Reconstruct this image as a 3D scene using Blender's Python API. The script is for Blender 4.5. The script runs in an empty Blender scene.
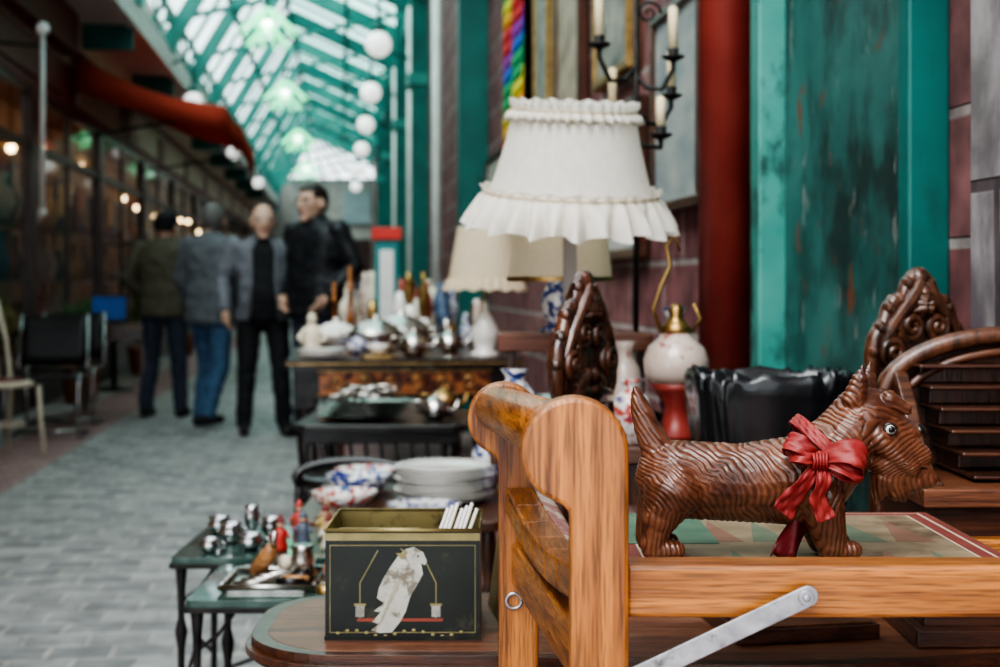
import bpy, math, random, bmesh
from mathutils import Vector, Matrix, noise
random.seed(7)
pi=math.pi
ALLEY=0.1146   # the passage runs 6.6 degrees left of the viewing axis
CA,SA=math.cos(ALLEY),math.sin(ALLEY)
scene=bpy.context.scene

# ------------------------------------------------------------------ materials
def _base(name):
    m=bpy.data.materials.new(name); m.use_nodes=True
    nt=m.node_tree; bs=nt.nodes['Principled BSDF']
    return m,nt,bs
def _ramp(nt,c1,c2,p1=.3,p2=.7):
    r=nt.nodes.new('ShaderNodeValToRGB')
    r.color_ramp.elements[0].position=p1; r.color_ramp.elements[1].position=p2
    r.color_ramp.elements[0].color=(*c1,1); r.color_ramp.elements[1].color=(*c2,1)
    return r
def pm(name,c1,c2=None,scale=8,rough=.5,metal=0,bump=0,stretch=(1,1,1),detail=5,coat=0,emit=None,es=0,p=(.3,.7),trans=0):
    m,nt,bs=_base(name)
    if c2 is None: c2=tuple(min(1,v*1.25+.004) for v in c1)
    tc=nt.nodes.new('ShaderNodeTexCoord'); mp=nt.nodes.new('ShaderNodeMapping')
    mp.inputs['Scale'].default_value=stretch
    no=nt.nodes.new('ShaderNodeTexNoise'); no.inputs['Scale'].default_value=scale; no.inputs['Detail'].default_value=detail
    r=_ramp(nt,c1,c2,*p)
    L=nt.links.new
    L(tc.outputs['Object'],mp.inputs['Vector']); L(mp.outputs[0],no.inputs['Vector']); L(no.outputs['Fac'],r.inputs[0]); L(r.outputs[0],bs.inputs['Base Color'])
    bs.inputs['Roughness'].default_value=rough; bs.inputs['Metallic'].default_value=metal
    bs.inputs['Coat Weight'].default_value=coat
    bs.inputs['Transmission Weight'].default_value=trans
    if bump:
        b=nt.nodes.new('ShaderNodeBump'); b.inputs['Strength'].default_value=bump; b.inputs['Distance'].default_value=.005
        L(no.outputs['Fac'],b.inputs['Height']); L(b.outputs[0],bs.inputs['Normal'])
    if emit:
        bs.inputs['Emission Color'].default_value=(*emit,1); bs.inputs['Emission Strength'].default_value=es
    return m
def stain(m,col,scale=2.2,lo=.56,hi=.68,stretch=(1,1,.6),amt=1.0):
    # second layer: wear / rust / grime patches over an existing noise material
    nt=m.node_tree; bs=nt.nodes['Principled BSDF']; L=nt.links.new
    src=bs.inputs['Base Color'].links[0].from_socket
    tc=nt.nodes.new('ShaderNodeTexCoord'); mp=nt.nodes.new('ShaderNodeMapping'); mp.inputs['Scale'].default_value=stretch; mp.inputs['Location'].default_value=(3.1,1.7,.4)
    no=nt.nodes.new('ShaderNodeTexNoise'); no.inputs['Scale'].default_value=scale; no.inputs['Detail'].default_value=10; no.inputs['Roughness'].default_value=.65
    r=_ramp(nt,(0,0,0),(amt,amt,amt),lo,hi); mx=nt.nodes.new('ShaderNodeMixRGB'); mx.inputs[2].default_value=(*col,1)
    L(tc.outputs['Object'],mp.inputs[0]); L(mp.outputs[0],no.inputs['Vector']); L(no.outputs['Fac'],r.inputs[0]); L(r.outputs[0],mx.inputs[0]); L(src,mx.inputs[1]); L(mx.outputs[0],bs.inputs['Base Color'])
    return m
def wood(name,dark,light,axis='x',rough=.4,coat=.15,scale=1.0,bump=.25,pores=.45,dist=.5):
    m,nt,bs=_base(name); L=nt.links.new
    st={'x':(2.2,50,50),'y':(50,2.2,50),'z':(50,50,2.2)}[axis]
    tc=nt.nodes.new('ShaderNodeTexCoord')
    def nz(k,sc,det,dist=0):
        mp=nt.nodes.new('ShaderNodeMapping'); mp.inputs['Scale'].default_value=[v*scale*k for v in st]
        n=nt.nodes.new('ShaderNodeTexNoise'); n.inputs['Scale'].default_value=sc; n.inputs['Detail'].default_value=det; n.inputs['Distortion'].default_value=dist
        L(tc.outputs['Object'],mp.inputs[0]); L(mp.outputs[0],n.inputs['Vector']); return n
    n1=nz(1,1.3,8,dist); n2=nz(.35,7,4); n3=nz(2.4,4,2)
    ad=nt.nodes.new('ShaderNodeMath'); ad.operation='MULTIPLY_ADD'; ad.inputs[1].default_value=.55
    h=nt.nodes.new('ShaderNodeMath'); h.operation='MULTIPLY'; h.inputs[1].default_value=.45
    L(n2.outputs['Fac'],h.inputs[0]); L(n1.outputs['Fac'],ad.inputs[0]); L(h.outputs[0],ad.inputs[2])
    r=_ramp(nt,dark,light,.38,.60); L(ad.outputs[0],r.inputs[0])
    r3=_ramp(nt,(1-pores,)*3,(1,1,1),.36,.52); L(n3.outputs['Fac'],r3.inputs[0])
    mx=nt.nodes.new('ShaderNodeMixRGB'); mx.blend_type='MULTIPLY'; mx.inputs[0].default_value=1; L(r.outputs[0],mx.inputs[1]); L(r3.outputs[0],mx.inputs[2]); L(mx.outputs[0],bs.inputs['Base Color'])
    bs.inputs['Roughness'].default_value=rough; bs.inputs['Coat Weight'].default_value=coat; bs.inputs['Coat Roughness'].default_value=.25
    b=nt.nodes.new('ShaderNodeBump'); b.inputs['Strength'].default_value=bump; b.inputs['Distance'].default_value=.002
    L(r3.outputs[0],b.inputs['Height']); L(b.outputs[0],bs.inputs['Normal'])
    return m
def brick(name,c1,c2,mortar,bw,bh,ms,plane='xy',rough=.8,bump=.6,offset=.5,noise_amt=.35):
    m,nt,bs=_base(name); L=nt.links.new
    tc=nt.nodes.new('ShaderNodeTexCoord'); sp=nt.nodes.new('ShaderNodeSeparateXYZ'); cb=nt.nodes.new('ShaderNodeCombineXYZ')
    L(tc.outputs['Object'],sp.inputs[0])
    a,b_={'xy':('X','Y'),'yz':('Y','Z'),'xz':('X','Z')}[plane]
    nz=nt.nodes.new('ShaderNodeTexNoise'); nz.inputs['Scale'].default_value=5; L(tc.outputs['Object'],nz.inputs['Vector'])
    wob=nt.nodes.new('ShaderNodeMath'); wob.operation='MULTIPLY_ADD'; wob.inputs[1].default_value=.03; L(nz.outputs['Fac'],wob.inputs[0]); L(sp.outputs[a],wob.inputs[2])
    L(wob.outputs[0],cb.inputs[0]); L(sp.outputs[b_],cb.inputs[1])
    br=nt.nodes.new('ShaderNodeTexBrick'); br.inputs['Scale'].default_value=1
    br.inputs['Brick Width'].default_value=bw; br.inputs['Row Height'].default_value=bh; br.inputs['Mortar Size'].default_value=ms
    br.inputs['Mortar Smooth'].default_value=.3; br.offset=offset
    br.inputs['Color1'].default_value=(*c1,1); br.inputs['Color2'].default_value=(*c2,1); br.inputs['Mortar'].default_value=(*mortar,1)
    L(cb.outputs[0],br.inputs['Vector'])
    n2=nt.nodes.new('ShaderNodeTexNoise'); n2.inputs['Scale'].default_value=9; n2.inputs['Detail'].default_value=8; L(tc.outputs['Object'],n2.inputs['Vector'])
    r=_ramp(nt,(1-noise_amt,)*3,(1.0,)*3,.35,.65); L(n2.outputs['Fac'],r.inputs[0])
    mx=nt.nodes.new('ShaderNodeMixRGB'); mx.blend_type='MULTIPLY'; mx.inputs[0].default_value=1
    L(br.outputs['Color'],mx.inputs[1]); L(r.outputs[0],mx.inputs[2]); L(mx.outputs[0],bs.inputs['Base Color'])
    bs.inputs['Roughness'].default_value=rough
    bp=nt.nodes.new('ShaderNodeBump'); bp.inputs['Strength'].default_value=bump; bp.inputs['Distance'].default_value=.01; bp.invert=True
    L(br.outputs['Fac'],bp.inputs['Height']); L(bp.outputs[0],bs.inputs['Normal'])
    return m
def glass_sheet(name,tint=(.9,.97,.95),gl=.12):
    m=bpy.data.materials.new(name); m.use_nodes=True; nt=m.node_tree; nt.nodes.clear()
    o=nt.nodes.new('ShaderNodeOutputMaterial'); t=nt.nodes.new('ShaderNodeBsdfTransparent'); g=nt.nodes.new('ShaderNodeBsdfGlossy'); x=nt.nodes.new('ShaderNodeMixShader')
    t.inputs[0].default_value=(*tint,1); g.inputs['Roughness'].default_value=.05; x.inputs[0].default_value=gl
    nt.links.new(t.outputs[0],x.inputs[1]); nt.links.new(g.outputs[0],x.inputs[2]); nt.links.new(x.outputs[0],o.inputs[0]); return m
def cloth_thin(name,c,tr=.45,n=30):
    m=bpy.data.materials.new(name); m.use_nodes=True; nt=m.node_tree; nt.nodes.clear(); L=nt.links.new
    o=nt.nodes.new('ShaderNodeOutputMaterial'); d=nt.nodes.new('ShaderNodeBsdfDiffuse'); t=nt.nodes.new('ShaderNodeBsdfTranslucent'); x=nt.nodes.new('ShaderNodeMixShader')
    no=nt.nodes.new('ShaderNodeTexNoise'); no.inputs['Scale'].default_value=n; r=_ramp(nt,tuple(v*.92 for v in c),c); L(no.outputs['Fac'],r.inputs[0])
    L(r.outputs[0],d.inputs[0]); L(r.outputs[0],t.inputs[0]); x.inputs[0].default_value=tr
    L(d.outputs[0],x.inputs[1]); L(t.outputs[0],x.inputs[2]); L(x.outputs[0],o.inputs[0]); return m

OD,OL=(.17,.048,.009),(.50,.19,.043)
WEAR=(.10,.032,.010)
OAK_Z=stain(wood('oak_vertical',OD,OL,'z',.34,.25,pores=.5),WEAR,7,.58,.75,(1,1,.5),.7); OAK_X=stain(wood('oak_horizontal',OD,OL,'x',.34,.25,pores=.5),WEAR,7,.58,.75,(.5,1,1),.7); OAK_Y=stain(wood('oak_depth',OD,OL,'y',.34,.25,pores=.5),WEAR,7,.58,.75,(1,.5,1),.7)
WALN=wood('walnut_dark',(.02,.007,.004),(.11,.038,.018),'z',.28,.4)
WALNX=wood('walnut_dark_x',(.035,.012,.006),(.15,.055,.025),'x',.28,.4)
CARV=wood('carved_walnut',(.035,.013,.007),(.16,.062,.03),'z',.28,.5,.6)
CARVD=wood('carved_walnut_dark',(.035,.014,.009),(.16,.06,.03),'z',.18,.7,.6)
MAHO=stain(wood('mahogany_top',(.10,.035,.018),(.23,.09,.045),'x',.36,.15),(.30,.20,.14),14,.60,.72,(.4,1,1),.6)
MAHOD=wood('mahogany_edge',(.03,.010,.006),(.11,.038,.018),'x',.3,.4)
EBON=pm('ebonised_wood',(.006,.005,.005),(.02,.016,.014),20,.3,coat=.3)
BRASS=pm('aged_brass',(.25,.15,.05),(.55,.37,.16),14,.35,1)
SILV=pm('silver_plate',(.30,.28,.25),(.75,.72,.68),22,.22,1)
STEEL=stain(pm('zinc_steel',(.32,.33,.35),(.52,.53,.55),60,.42,.9,.15),(.14,.13,.12),40,.58,.68,(1,1,1))
IRON=pm('wrought_iron',(.015,.014,.013),(.04,.037,.034),30,.5,.5,.2)
PORC=pm('porcelain_white',(.66,.64,.59),(.78,.76,.72),5,.15,coat=.4)
BLUEP=pm('porcelain_blue',(.03,.05,.20),(.64,.63,.61),55,.15,coat=.4,p=(.45,.55))
IMARI=stain(pm('imari_porcelain',(.42,.05,.03),(.64,.62,.58),48,.15,coat=.4,p=(.42,.5)),(.03,.05,.2),40,.55,.6,(1,1,1))
FLOR=stain(pm('floral_porcelain',(.50,.40,.34),(.60,.50,.43),12,.2,coat=.4),(.34,.12,.11),24,.55,.62,(1,1,1))
CREAMC=cloth_thin('cream_lampshade',(.93,.885,.80),.4)
CREAMD=cloth_thin('beige_lampshade',(.82,.71,.53),.4)
TEAL=stain(pm('teal_paint',(.005,.10,.09),(.012,.155,.135),3,.4,bump=.15,detail=8),(.015,.055,.05),2.5,.52,.7)
TEALL=pm('teal_paint_light',(.03,.20,.175),(.06,.28,.24),3,.4,bump=.1)
REDP=stain(pm('red_downpipe_paint',(.24,.034,.028),(.34,.06,.045),5,.38,bump=.2,detail=8),(.12,.03,.025),4,.54,.7)
BLACK=pm('black_leather',(.008,.008,.009),(.025,.024,.025),25,.4)
CHROME=pm('chrome',(.35,.35,.35),(.72,.72,.72),30,.15,1)
WHITEP=pm('white_paint',(.62,.62,.6),(.75,.75,.73),6,.4)
CREAMP=pm('cream_paint',(.6,.52,.4),(.72,.65,.52),8,.4)
CANDLE=pm('candle_wax',(.72,.58,.36),(.8,.68,.46),12,.5)

# ------------------------------------------------------------------ mesh builder
class B:
    def __init__(s): s.v=[];s.f=[];s.m=[];s.s=[];s.mats=[]
    def mi(s,m):
        if m not in s.mats: s.mats.append(m)
        return s.mats.index(m)
    def add(s,vs,fs,m,sm=False):
        o=len(s.v); s.v+= [Vector(v) for v in vs]; k=s.mi(m)
        for f in fs: s.f.append([i+o for i in f]); s.m.append(k); s.s.append(sm)
    def mark(s): return len(s.v)
    def xf(s,st,M):
        for i in range(st,len(s.v)): s.v[i]=M@s.v[i]
    def box(s,c,size,m,rot=(0,0,0)):
        M=Matrix.Translation(c)@Matrix.Rotation(rot[2],4,'Z')@Matrix.Rotation(rot[1],4,'Y')@Matrix.Rotation(rot[0],4,'X')
        x,y,z=[q/2 for q in size]
        vs=[M@Vector(p) for p in [(-x,-y,-z),(x,-y,-z),(x,y,-z),(-x,y,-z),(-x,-y,z),(x,-y,z),(x,y,z),(-x,y,z)]]
        s.add(vs,[(0,3,2,1),(4,5,6,7),(0,1,5,4),(1,2,6,5),(2,3,7,6),(3,0,4,7)],m)
    def bb(s,x0,x1,y0,y1,z0,z1,m): s.box(((x0+x1)/2,(y0+y1)/2,(z0+z1)/2),(x1-x0,y1-y0,z1-z0),m)
    def beam(s,p0,p1,w,h,m,up=(0,0,1)):
        p0=Vector(p0);p1=Vector(p1);d=(p1-p0).normalized();u=Vector(up)
        if abs(d.dot(u))>.98: u=Vector((0,1,0))
        a=d.cross(u).normalized();b=a.cross(d)
        vs=[];
        for p in (p0,p1):
            for i,j in ((-1,-1),(1,-1),(1,1),(-1,1)): vs.append(p+a*i*w/2+b*j*h/2)
        s.add(vs,[(0,1,2,3),(7,6,5,4),(0,4,5,1),(1,5,6,2),(2,6,7,3),(3,7,4,0)],m)
    def tube(s,pts,rad,m,n=10,sm=True,flat=None):
        pts=[Vector(p) for p in pts]; k=len(pts)
        if not hasattr(rad,'__len__'): rad=[rad]*k
        vs=[];prev=None
        for i,p in enumerate(pts):
            t=(pts[min(i+1,k-1)]-pts[max(i-1,0)])
            if t.length<1e-9: t=Vector((0,0,1))
            t.normalize()
            if prev is None:
                a=t.cross(Vector((0,0,1)))
                if a.length<.1: a=t.cross(Vector((0,1,0)))
                a.normalize()
            else:
                a=prev-t*prev.dot(t)
                if a.length<1e-5: a=t.cross(Vector((1,0,0)))
                a.normalize()
            prev=a; b=t.cross(a)
            for j in range(n):
                th=2*pi*j/n; o=a*math.cos(th)*rad[i]+b*math.sin(th)*rad[i]
                if flat: o=Vector((o.x*flat[0],o.y*flat[1],o.z*flat[2]))
                vs.append(p+o)
        fs=[]
        for i in range(k-1):
            for j in range(n): fs.append((i*n+j,i*n+(j+1)%n,(i+1)*n+(j+1)%n,(i+1)*n+j))
        fs.append(tuple(reversed(range(n)))); fs.append(tuple((k-1)*n+j for j in range(n)))
        s.add(vs,fs,m,sm)
    def caps(s,p0,p1,r0,r1,m,n=14,flat=None):
        p0=Vector(p0);p1=Vector(p1);d=p1-p0
        if d.length<1e-6: d=Vector((0,0,1e-4)); p1=p0+d
        d=d.normalized();P=[];R=[]
        for a in (85,60,35,12): P.append(p0-d*r0*math.sin(math.radians(a)));R.append(r0*math.cos(math.radians(a)))
        for t in (0,.5,1): P.append(p0.lerp(p1,t));R.append(r0+(r1-r0)*t)
        for a in (12,35,60,85): P.append(p1+d*r1*math.sin(math.radians(a)));R.append(r1*math.cos(math.radians(a)))
        s.tube(P,R,m,n,flat=flat)
    def sph(s,c,r,m,n=14,M=None):
        if not hasattr(r,'__len__'): r=(r,r,r)
        k=max(6,n//2+1);vs=[];c=Vector(c)
        for i in range(1,k):
            ph=pi*i/k
            for j in range(n):
                th=2*pi*j/n; p=Vector((r[0]*math.sin(ph)*math.cos(th),r[1]*math.sin(ph)*math.sin(th),r[2]*math.cos(ph)))
                vs.append(c+(M@p if M else p))
        top=Vector((0,0,r[2]));bot=Vector((0,0,-r[2]))
        vs.append(c+(M@top if M else top));vs.append(c+(M@bot if M else bot));T=len(vs)-2;Bo=T+1;fs=[]
        for i in range(k-2):
            for j in range(n): fs.append((i*n+j,(i+1)*n+j,(i+1)*n+(j+1)%n,i*n+(j+1)%n))
        for j in range(n): fs.append((T,j,(j+1)%n)); fs.append((Bo,(k-2)*n+(j+1)%n,(k-2)*n+j))
        s.add(vs,fs,m,True)
    def lathe(s,prof,c,m,n=24,sq=None,capb=True,capt=True):
        # prof rows: (radius, z [, ripple amplitude, ripple frequency, vertical ripple])
        vs=[];fs=[];k=len(prof)
        for i,q in enumerate(prof):
            r,z=q[0],q[1];amp,fr=(q[2],q[3]) if len(q)>2 else (0,0)
            zz=q[4] if len(q)>4 else 0
            for j in range(n):
                th=2*pi*j/n; rr=r+amp*math.sin(fr*th+ .9*math.sin(3*th)+.5*math.sin(7*th))
                x,y=rr*math.cos(th),rr*math.sin(th)
                if sq: x*=sq[0]; y*=sq[1]
                vs.append((c[0]+x,c[1]+y,c[2]+z+zz*math.sin(fr*.5*th+1)))
        for i in range(k-1):
            for j in range(n): fs.append((i*n+j,i*n+(j+1)%n,(i+1)*n+(j+1)%n,(i+1)*n+j))
        if capb: fs.append(tuple(reversed(range(n))))
        if capt: fs.append(tuple((k-1)*n+j for j in range(n)))
        s.add(vs,fs,m,True)
    def prism(s,out,o,u,v,w,t,m,sm=False):
        o=Vector(o);u=Vector(u);v=Vector(v);w=Vector(w);n=len(out)
        a=[o+u*p[0]+v*p[1] for p in out]; b=[q+w*t for q in a]
        fs=[tuple(range(n)),tuple(reversed(range(n,2*n)))]
        for i in range(n): fs.append((i,i+n,(i+1)%n+n,(i+1)%n))
        s.add(a+b,fs,m,sm)
    def sheet(s,grid,m,sm=True):
        r=len(grid);c=len(grid[0]);vs=[p for row in grid for p in row]
        s.add(vs,[(i*c+j,i*c+j+1,(i+1)*c+j+1,(i+1)*c+j) for i in range(r-1) for j in range(c-1)],m,sm)
    def obj(s,name,parent=None,bevel=0,alley=False,solid=0,fix=True,loc=None,rz=None):
        me=bpy.data.meshes.new(name); me.from_pydata([tuple(v) for v in s.v],[],s.f)
        for m in s.mats: me.materials.append(m)
        me.polygons.foreach_set('material_index',s.m); me.polygons.foreach_set('use_smooth',s.s); me.update()
        if fix:
            bm=bmesh.new(); bm.from_mesh(me); bmesh.ops.recalc_face_normals(bm,faces=bm.faces); bm.to_mesh(me); bm.free()
        ob=bpy.data.objects.new(name,me); scene.collection.objects.link(ob)
        if alley: ob.rotation_euler[2]=ALLEY
        if loc: ob.location=loc
        if rz is not None: ob.rotation_euler[2]=rz
        if solid:
            md=ob.modifiers.new('solid','SOLIDIFY'); md.thickness=solid
        if bevel:
            md=ob.modifiers.new('bevel','BEVEL'); md.width=bevel; md.segments=2; md.limit_method='ANGLE'; md.angle_limit=math.radians(40)
        if parent: ob.parent=parent
        return ob
def AW(u,v,z=0): return Vector((u*CA-v*SA,u*SA+v*CA,z))
def fuse(b,name,voxel,it=4,fac=.5):
    t=b.obj(name+'_tmp',fix=False)
    r=t.modifiers.new('r','REMESH'); r.mode='VOXEL'; r.voxel_size=voxel; r.use_smooth_shade=True
    if it: q=t.modifiers.new('s','SMOOTH'); q.iterations=it; q.factor=fac
    dg=bpy.context.evaluated_depsgraph_get(); me=bpy.data.meshes.new_from_object(t.evaluated_get(dg))
    me.name=name; bpy.data.objects.remove(t,do_unlink=True)
    me.polygons.foreach_set('use_smooth',[True]*len(me.polygons))
    ob=bpy.data.objects.new(name,me); scene.collection.objects.link(ob); return ob

# ------------------------------------------------------------------ camera
cam=bpy.data.cameras.new('camera'); co=bpy.data.objects.new('camera',cam); scene.collection.objects.link(co)
co.location=(0,0,1.1); co.rotation_euler=(pi/2,0,0)
cam.sensor_width=36; cam.lens=50; cam.shift_y=-.0485; cam.clip_start=.05
cam.dof.use_dof=True; cam.dof.focus_distance=1.45; cam.dof.aperture_fstop=5.8
scene.camera=co

# ------------------------------------------------------------------ PEOPLE (built first)
SKIN=pm('skin',(.56,.34,.25),(.64,.41,.31),20,.5); EYEB=pm('iris_dark',(.02,.015,.01),None,9,.2); LIP=pm('lips',(.38,.14,.12),None,20,.5)
def dseg(p,a,b_):
    ab=b_-a; t=max(0,min(1,(p-a).dot(ab)/max(1e-9,ab.length_squared))); return (p-(a+ab*t)).length,t
def person(name,x,y,yaw,H,coat,trou,shoe,hair,hairstyle='short',hem=.80,legs=None,arms=None,head_yaw=0,shirt=None,belly=0,collar=True,wide=1.0):
    s=H/1.75; V=Vector
    segs=[]; b=B()
    def cp(a,c,r0,r1,tag): b.caps(a,c,r0,r1,coat,14); segs.append((V(a),V(c),r0,r1,tag))
    rings=[(hem,.205,.150),(hem+.005,.21,.155),(1.0,.200,.145+belly),(1.12,.198,.142+belly),(1.25,.215,.145),(1.36,.222,.135),(1.42,.205,.115),(1.46,.145,.092),(1.50,.074,.068)]
    N=24; vs=[];fs=[]
    for (z,rx,ry) in rings:
        for j in range(N):
            th=2*pi*j/N; c,q=math.cos(th),math.sin(th); vs.append((rx*wide*math.copysign(abs(c)**.8,c),ry*math.copysign(abs(q)**.8,q),z))
    for i in range(len(rings)-1):
        for j in range(N): fs.append((i*N+j,i*N+(j+1)%N,(i+1)*N+(j+1)%N,(i+1)*N+j))
    fs.append(tuple(reversed(range(N)))); fs.append(tuple((len(rings)-1)*N+j for j in range(N))); b.add(vs,fs,coat,True)
    segs.append((V((-.07,0,hem+.12)),V((-.07,0,1.38)),.14,.14,'coat')); segs.append((V((.07,0,hem+.12)),V((.07,0,1.38)),.14,.14,'coat'))
    for sd in 'LR':
        h,k_,a=legs[sd]; cp(h,k_,.102,.074,'trou'); cp(k_,a,.074,.060,'trou')
        a=V(a); foot=a+V((0,.03,-.045)); cp(tuple(foot),tuple(foot+V((0,-.17,-.008))),.045,.038,'shoe')
        sh,e,wv=arms[sd]; cp(sh,e,.074,.060,'coat'); cp(e,wv,.060,.047,'coat')
    cp((0,0,.92),(0,0,1.0),.15,.14,'coat'); cp((0,-.005,1.44),(0,-.015,1.56),.062,.058,'skin')
    body=fuse(b,name,.014,4,.5); me=body.data; me.materials.clear()
    mats={'coat':coat,'trou':trou,'shoe':shoe,'skin':SKIN,'shirt':shirt or coat}; keys=list(mats)
    for kx in keys: me.materials.append(mats[kx])
    nn_=[v.normal.copy() for v in me.vertices]
    for v,nv in zip(me.vertices,nn_):
        p=v.co; k_=noise.noise(V((p.x*9,p.y*9,p.z*14)))*.010+noise.noise(V((p.x*20,p.y*20,p.z*26)))*.005
        if p.z<1.43 and p.z>.1: v.co=p+nv*k_
    for p in me.polygons:
        c=p.center; best=None;bd=9
        for a,c2,r0,r1,tag in segs:
            d,t=dseg(c,a,c2); d-=r0+(r1-r0)*t
            if d<bd: bd=d;best=tag
        if best=='trou' and c.z>hem-.002: best='coat'
        if best=='coat' and c.z<hem-.004 and abs(c.x)<.2 : best='trou' if min(dseg(c,V(arms[q][1]),V(arms[q][2]))[0] for q in 'LR')>.075 else 'coat'
        if best=='skin' and c.z<1.485: best='coat'
        if shirt and best=='coat' and c.y<-.05 and abs(c.x)<.085+.06*max(0,(1.2-c.z)) and c.z<1.5: best='shirt'
        p.material_index=keys.index(best)
    M=Matrix.Translation((x,y,0))@Matrix.Rotation(yaw,4,'Z')@Matrix.Scale(s,4)
    zmin=min(v.co.z for v in me.vertices)
    M=M@Matrix.Translation((0,0,-zmin))
    hb=B()
    hb.sph((0,0,.02),(.076,.094,.098),SKIN,20); hb.sph((0,-.022,-.035),(.060,.072,.078),SKIN,18); hb.caps((0,-.092,.012),(0,-.108,-.022),.010,.014,SKIN,10)
    hb.caps((-.035,-.080,.030),(.035,-.080,.030),.014,.014,SKIN,10); hb.caps((-.012,-.075,-.095),(.012,-.075,-.095),.018,.018,SKIN,10); hb.caps((-.04,-.07,-.012),(-.04,-.06,-.02),.018,.018,SKIN,10); hb.caps((.04,-.07,-.012),(.04,-.06,-.02),.018,.018,SKIN,10)
    for sx in (-1,1): hb.sph((sx*.079,.008,-.006),(.010,.020,.034),SKIN,12)
    head=fuse(hb,name+'_head',.006,3,.5); head.data.materials.clear(); head.data.materials.append(SKIN)
    HM=M@Matrix.Translation((0,-.03,1.590))@Matrix.Rotation(head_yaw,4,'Z')@Matrix.Scale(1.15,4)
    fb=B()
    for sx in (-1,1):
        fb.sph((sx*.031,-.083,.004),(.013,.009,.008),PORC,10); fb.sph((sx*.031,-.090,.004),(.006,.004,.006),EYEB,8); fb.tube([(sx*.016,-.094,.024),(sx*.032,-.095,.029),(sx*.048,-.085,.024)],.0045,hair,6)
    fb.tube([(-.024,-.090,-.058),(0,-.098,-.056),(.024,-.090,-.058)],[.003,.0065,.003],LIP,8)
    R=24;C=32; g=[]
    for i in range(R+1):
        ph=pi*.92*i/R; row=[]
        for j in range(C+1):
            th=2*pi*j/C; nz=noise.noise(V((math.cos(th)*4,math.sin(th)*4,ph*5)))*.004
            row.append(V(((.082+nz)*math.sin(ph)*math.cos(th),(.101+nz)*math.sin(ph)*math.sin(th)+.003,(.104+nz)*math.cos(ph)+.022)))
        g.append(row)
    def inside(p):
        if hairstyle=='bald_sides': return -.05<p.z<.055 and p.y>-.005
        line=.070 if p.y<-.045 else (.03 if p.y<-.0 else -.055)
        if hairstyle=='cap': line=.035 if p.y<0 else -.03
        return p.z>line
    for i in range(R):
        for j in range(C):
            q=[g[i][j],g[i+1][j],g[i+1][j+1],g[i][j+1]]
            if inside(sum(q,V())/4): fb.add(q,[(0,1,2,3)],hair,True)
    if hairstyle=='cap': fb.sph((0,-.10,.045),(.07,.06,.010),hair,14); fb.sph((0,.0,.055),(.088,.108,.075),hair,18)
    face=fb.obj(name+'_face',fix=False)
    hd=B()
    for sd,sg in (('L',1),('R',-1)):
        sh,e,wv=[V(q) for q in arms[sd]]; d=(wv-e).normalized(); fw=V((0,-1,0)); n=d.cross(fw)
        if n.length<.2: n=V((1,0,0))
        n.normalize(); w_=n.cross(d).normalized(); w_=w_ if w_.y<0 else -w_
        inn=V((-sg,0,0)); inn=(inn-d*inn.dot(d)).normalized()
        o=wv+d*.03
        hd.caps(o,o+d*.03,.026,.028,SKIN,10); hd.tube([o+d*.0,o+d*.04,o+d*.085],[.026,.034,.032],SKIN,12)
        for q,Ln in zip((-1.5,-.5,.5,1.5),(.060,.074,.078,.068)):
            r0=o+d*.08+w_*q*.017; hd.tube([r0-d*.02,r0+d*Ln*.4+inn*.004,r0+d*Ln*.75+inn*.016,r0+d*Ln*.95+inn*.030],[.0095,.009,.008,.006],SKIN,8)
        r0=o+d*.02+w_*.026; hd.tube([r0,r0+w_*.022+d*.022,r0+w_*.030+d*.048+inn*.008],[.012,.010,.007],SKIN,8)
    hands=hd.obj(name+'_hands')
    ex=B()
    if collar: ex.lathe([(.080,-.055),(.088,-.01),(.084,.022),(.074,.018),(.072,-.03)],(0,-.01,1.485),coat,24,capb=False,capt=False)
    if shirt:
        for sg in (-1,1): ex.tube([(sg*.05,-.075,1.48),(sg*.095,-.135,1.38),(sg*.09,-.150-belly*.5,1.15),(sg*.11,-.150-belly*.5,hem+.02)],[.012,.016,.014,.012],coat,8)
    else: ex.tube([(0,-.080,1.47),(0,-.125,1.40),(0,-.148-belly,1.15),(0,-.152,hem+.02)],.0045,shoe,6)
    for z_,sx in ((.97,.12),(.97,-.12)): ex.tube([(sx-.04,-.145,z_),(sx+.04,-.140,z_+.02)],.004,shoe,6)
    exo=ex.obj(name+'_coat_trim',fix=False)
    body.matrix_world=M; bpy.context.view_layer.update()
    for o,mm,nn in ((head,HM,'head'),(face,HM,'face_and_hair'),(hands,M,'hands'),(exo,M,'coat_trim')):
        o.name=nn; o.data.name=name+'_'+nn; o.parent=body; o.matrix_parent_inverse=M.inverted(); o.matrix_world=mm
    return body
OLIVE=pm('olive_coat',(.085,.075,.05),(.13,.115,.08),14,.8); GREYC=pm('grey_wool_coat',(.11,.12,.135),(.165,.175,.19),14,.85); NAVY=pm('black_jacket',(.010,.011,.015),(.022,.023,.028),14,.5); CARD=pm('grey_cardigan',(.14,.145,.17),(.21,.215,.24),14,.8); TBLK=pm('black_tshirt',(.008,.008,.010),None,14,.8)
JEAN=pm('blue_jeans',(.04,.09,.17),(.08,.15,.26),20,.8); JEAND=pm('dark_jeans',(.03,.035,.055),(.05,.06,.09),20,.8); TRB=pm('black_trousers',(.012,.012,.014),None,20,.8); SHOE=pm('dark_shoes',(.015,.013,.012),None,20,.5)
HG=pm('grey_hair',(.10,.09,.085),(.2,.19,.18),60,.7); HB=pm('dark_brown_hair',(.015,.010,.007),(.035,.022,.015),60,.5); CAPM=pm('black_cap',(.01,.01,.012),None,20,.8); HW=pm('white_hair',(.45,.43,.4),(.6,.58,.55),60,.7)
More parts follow.
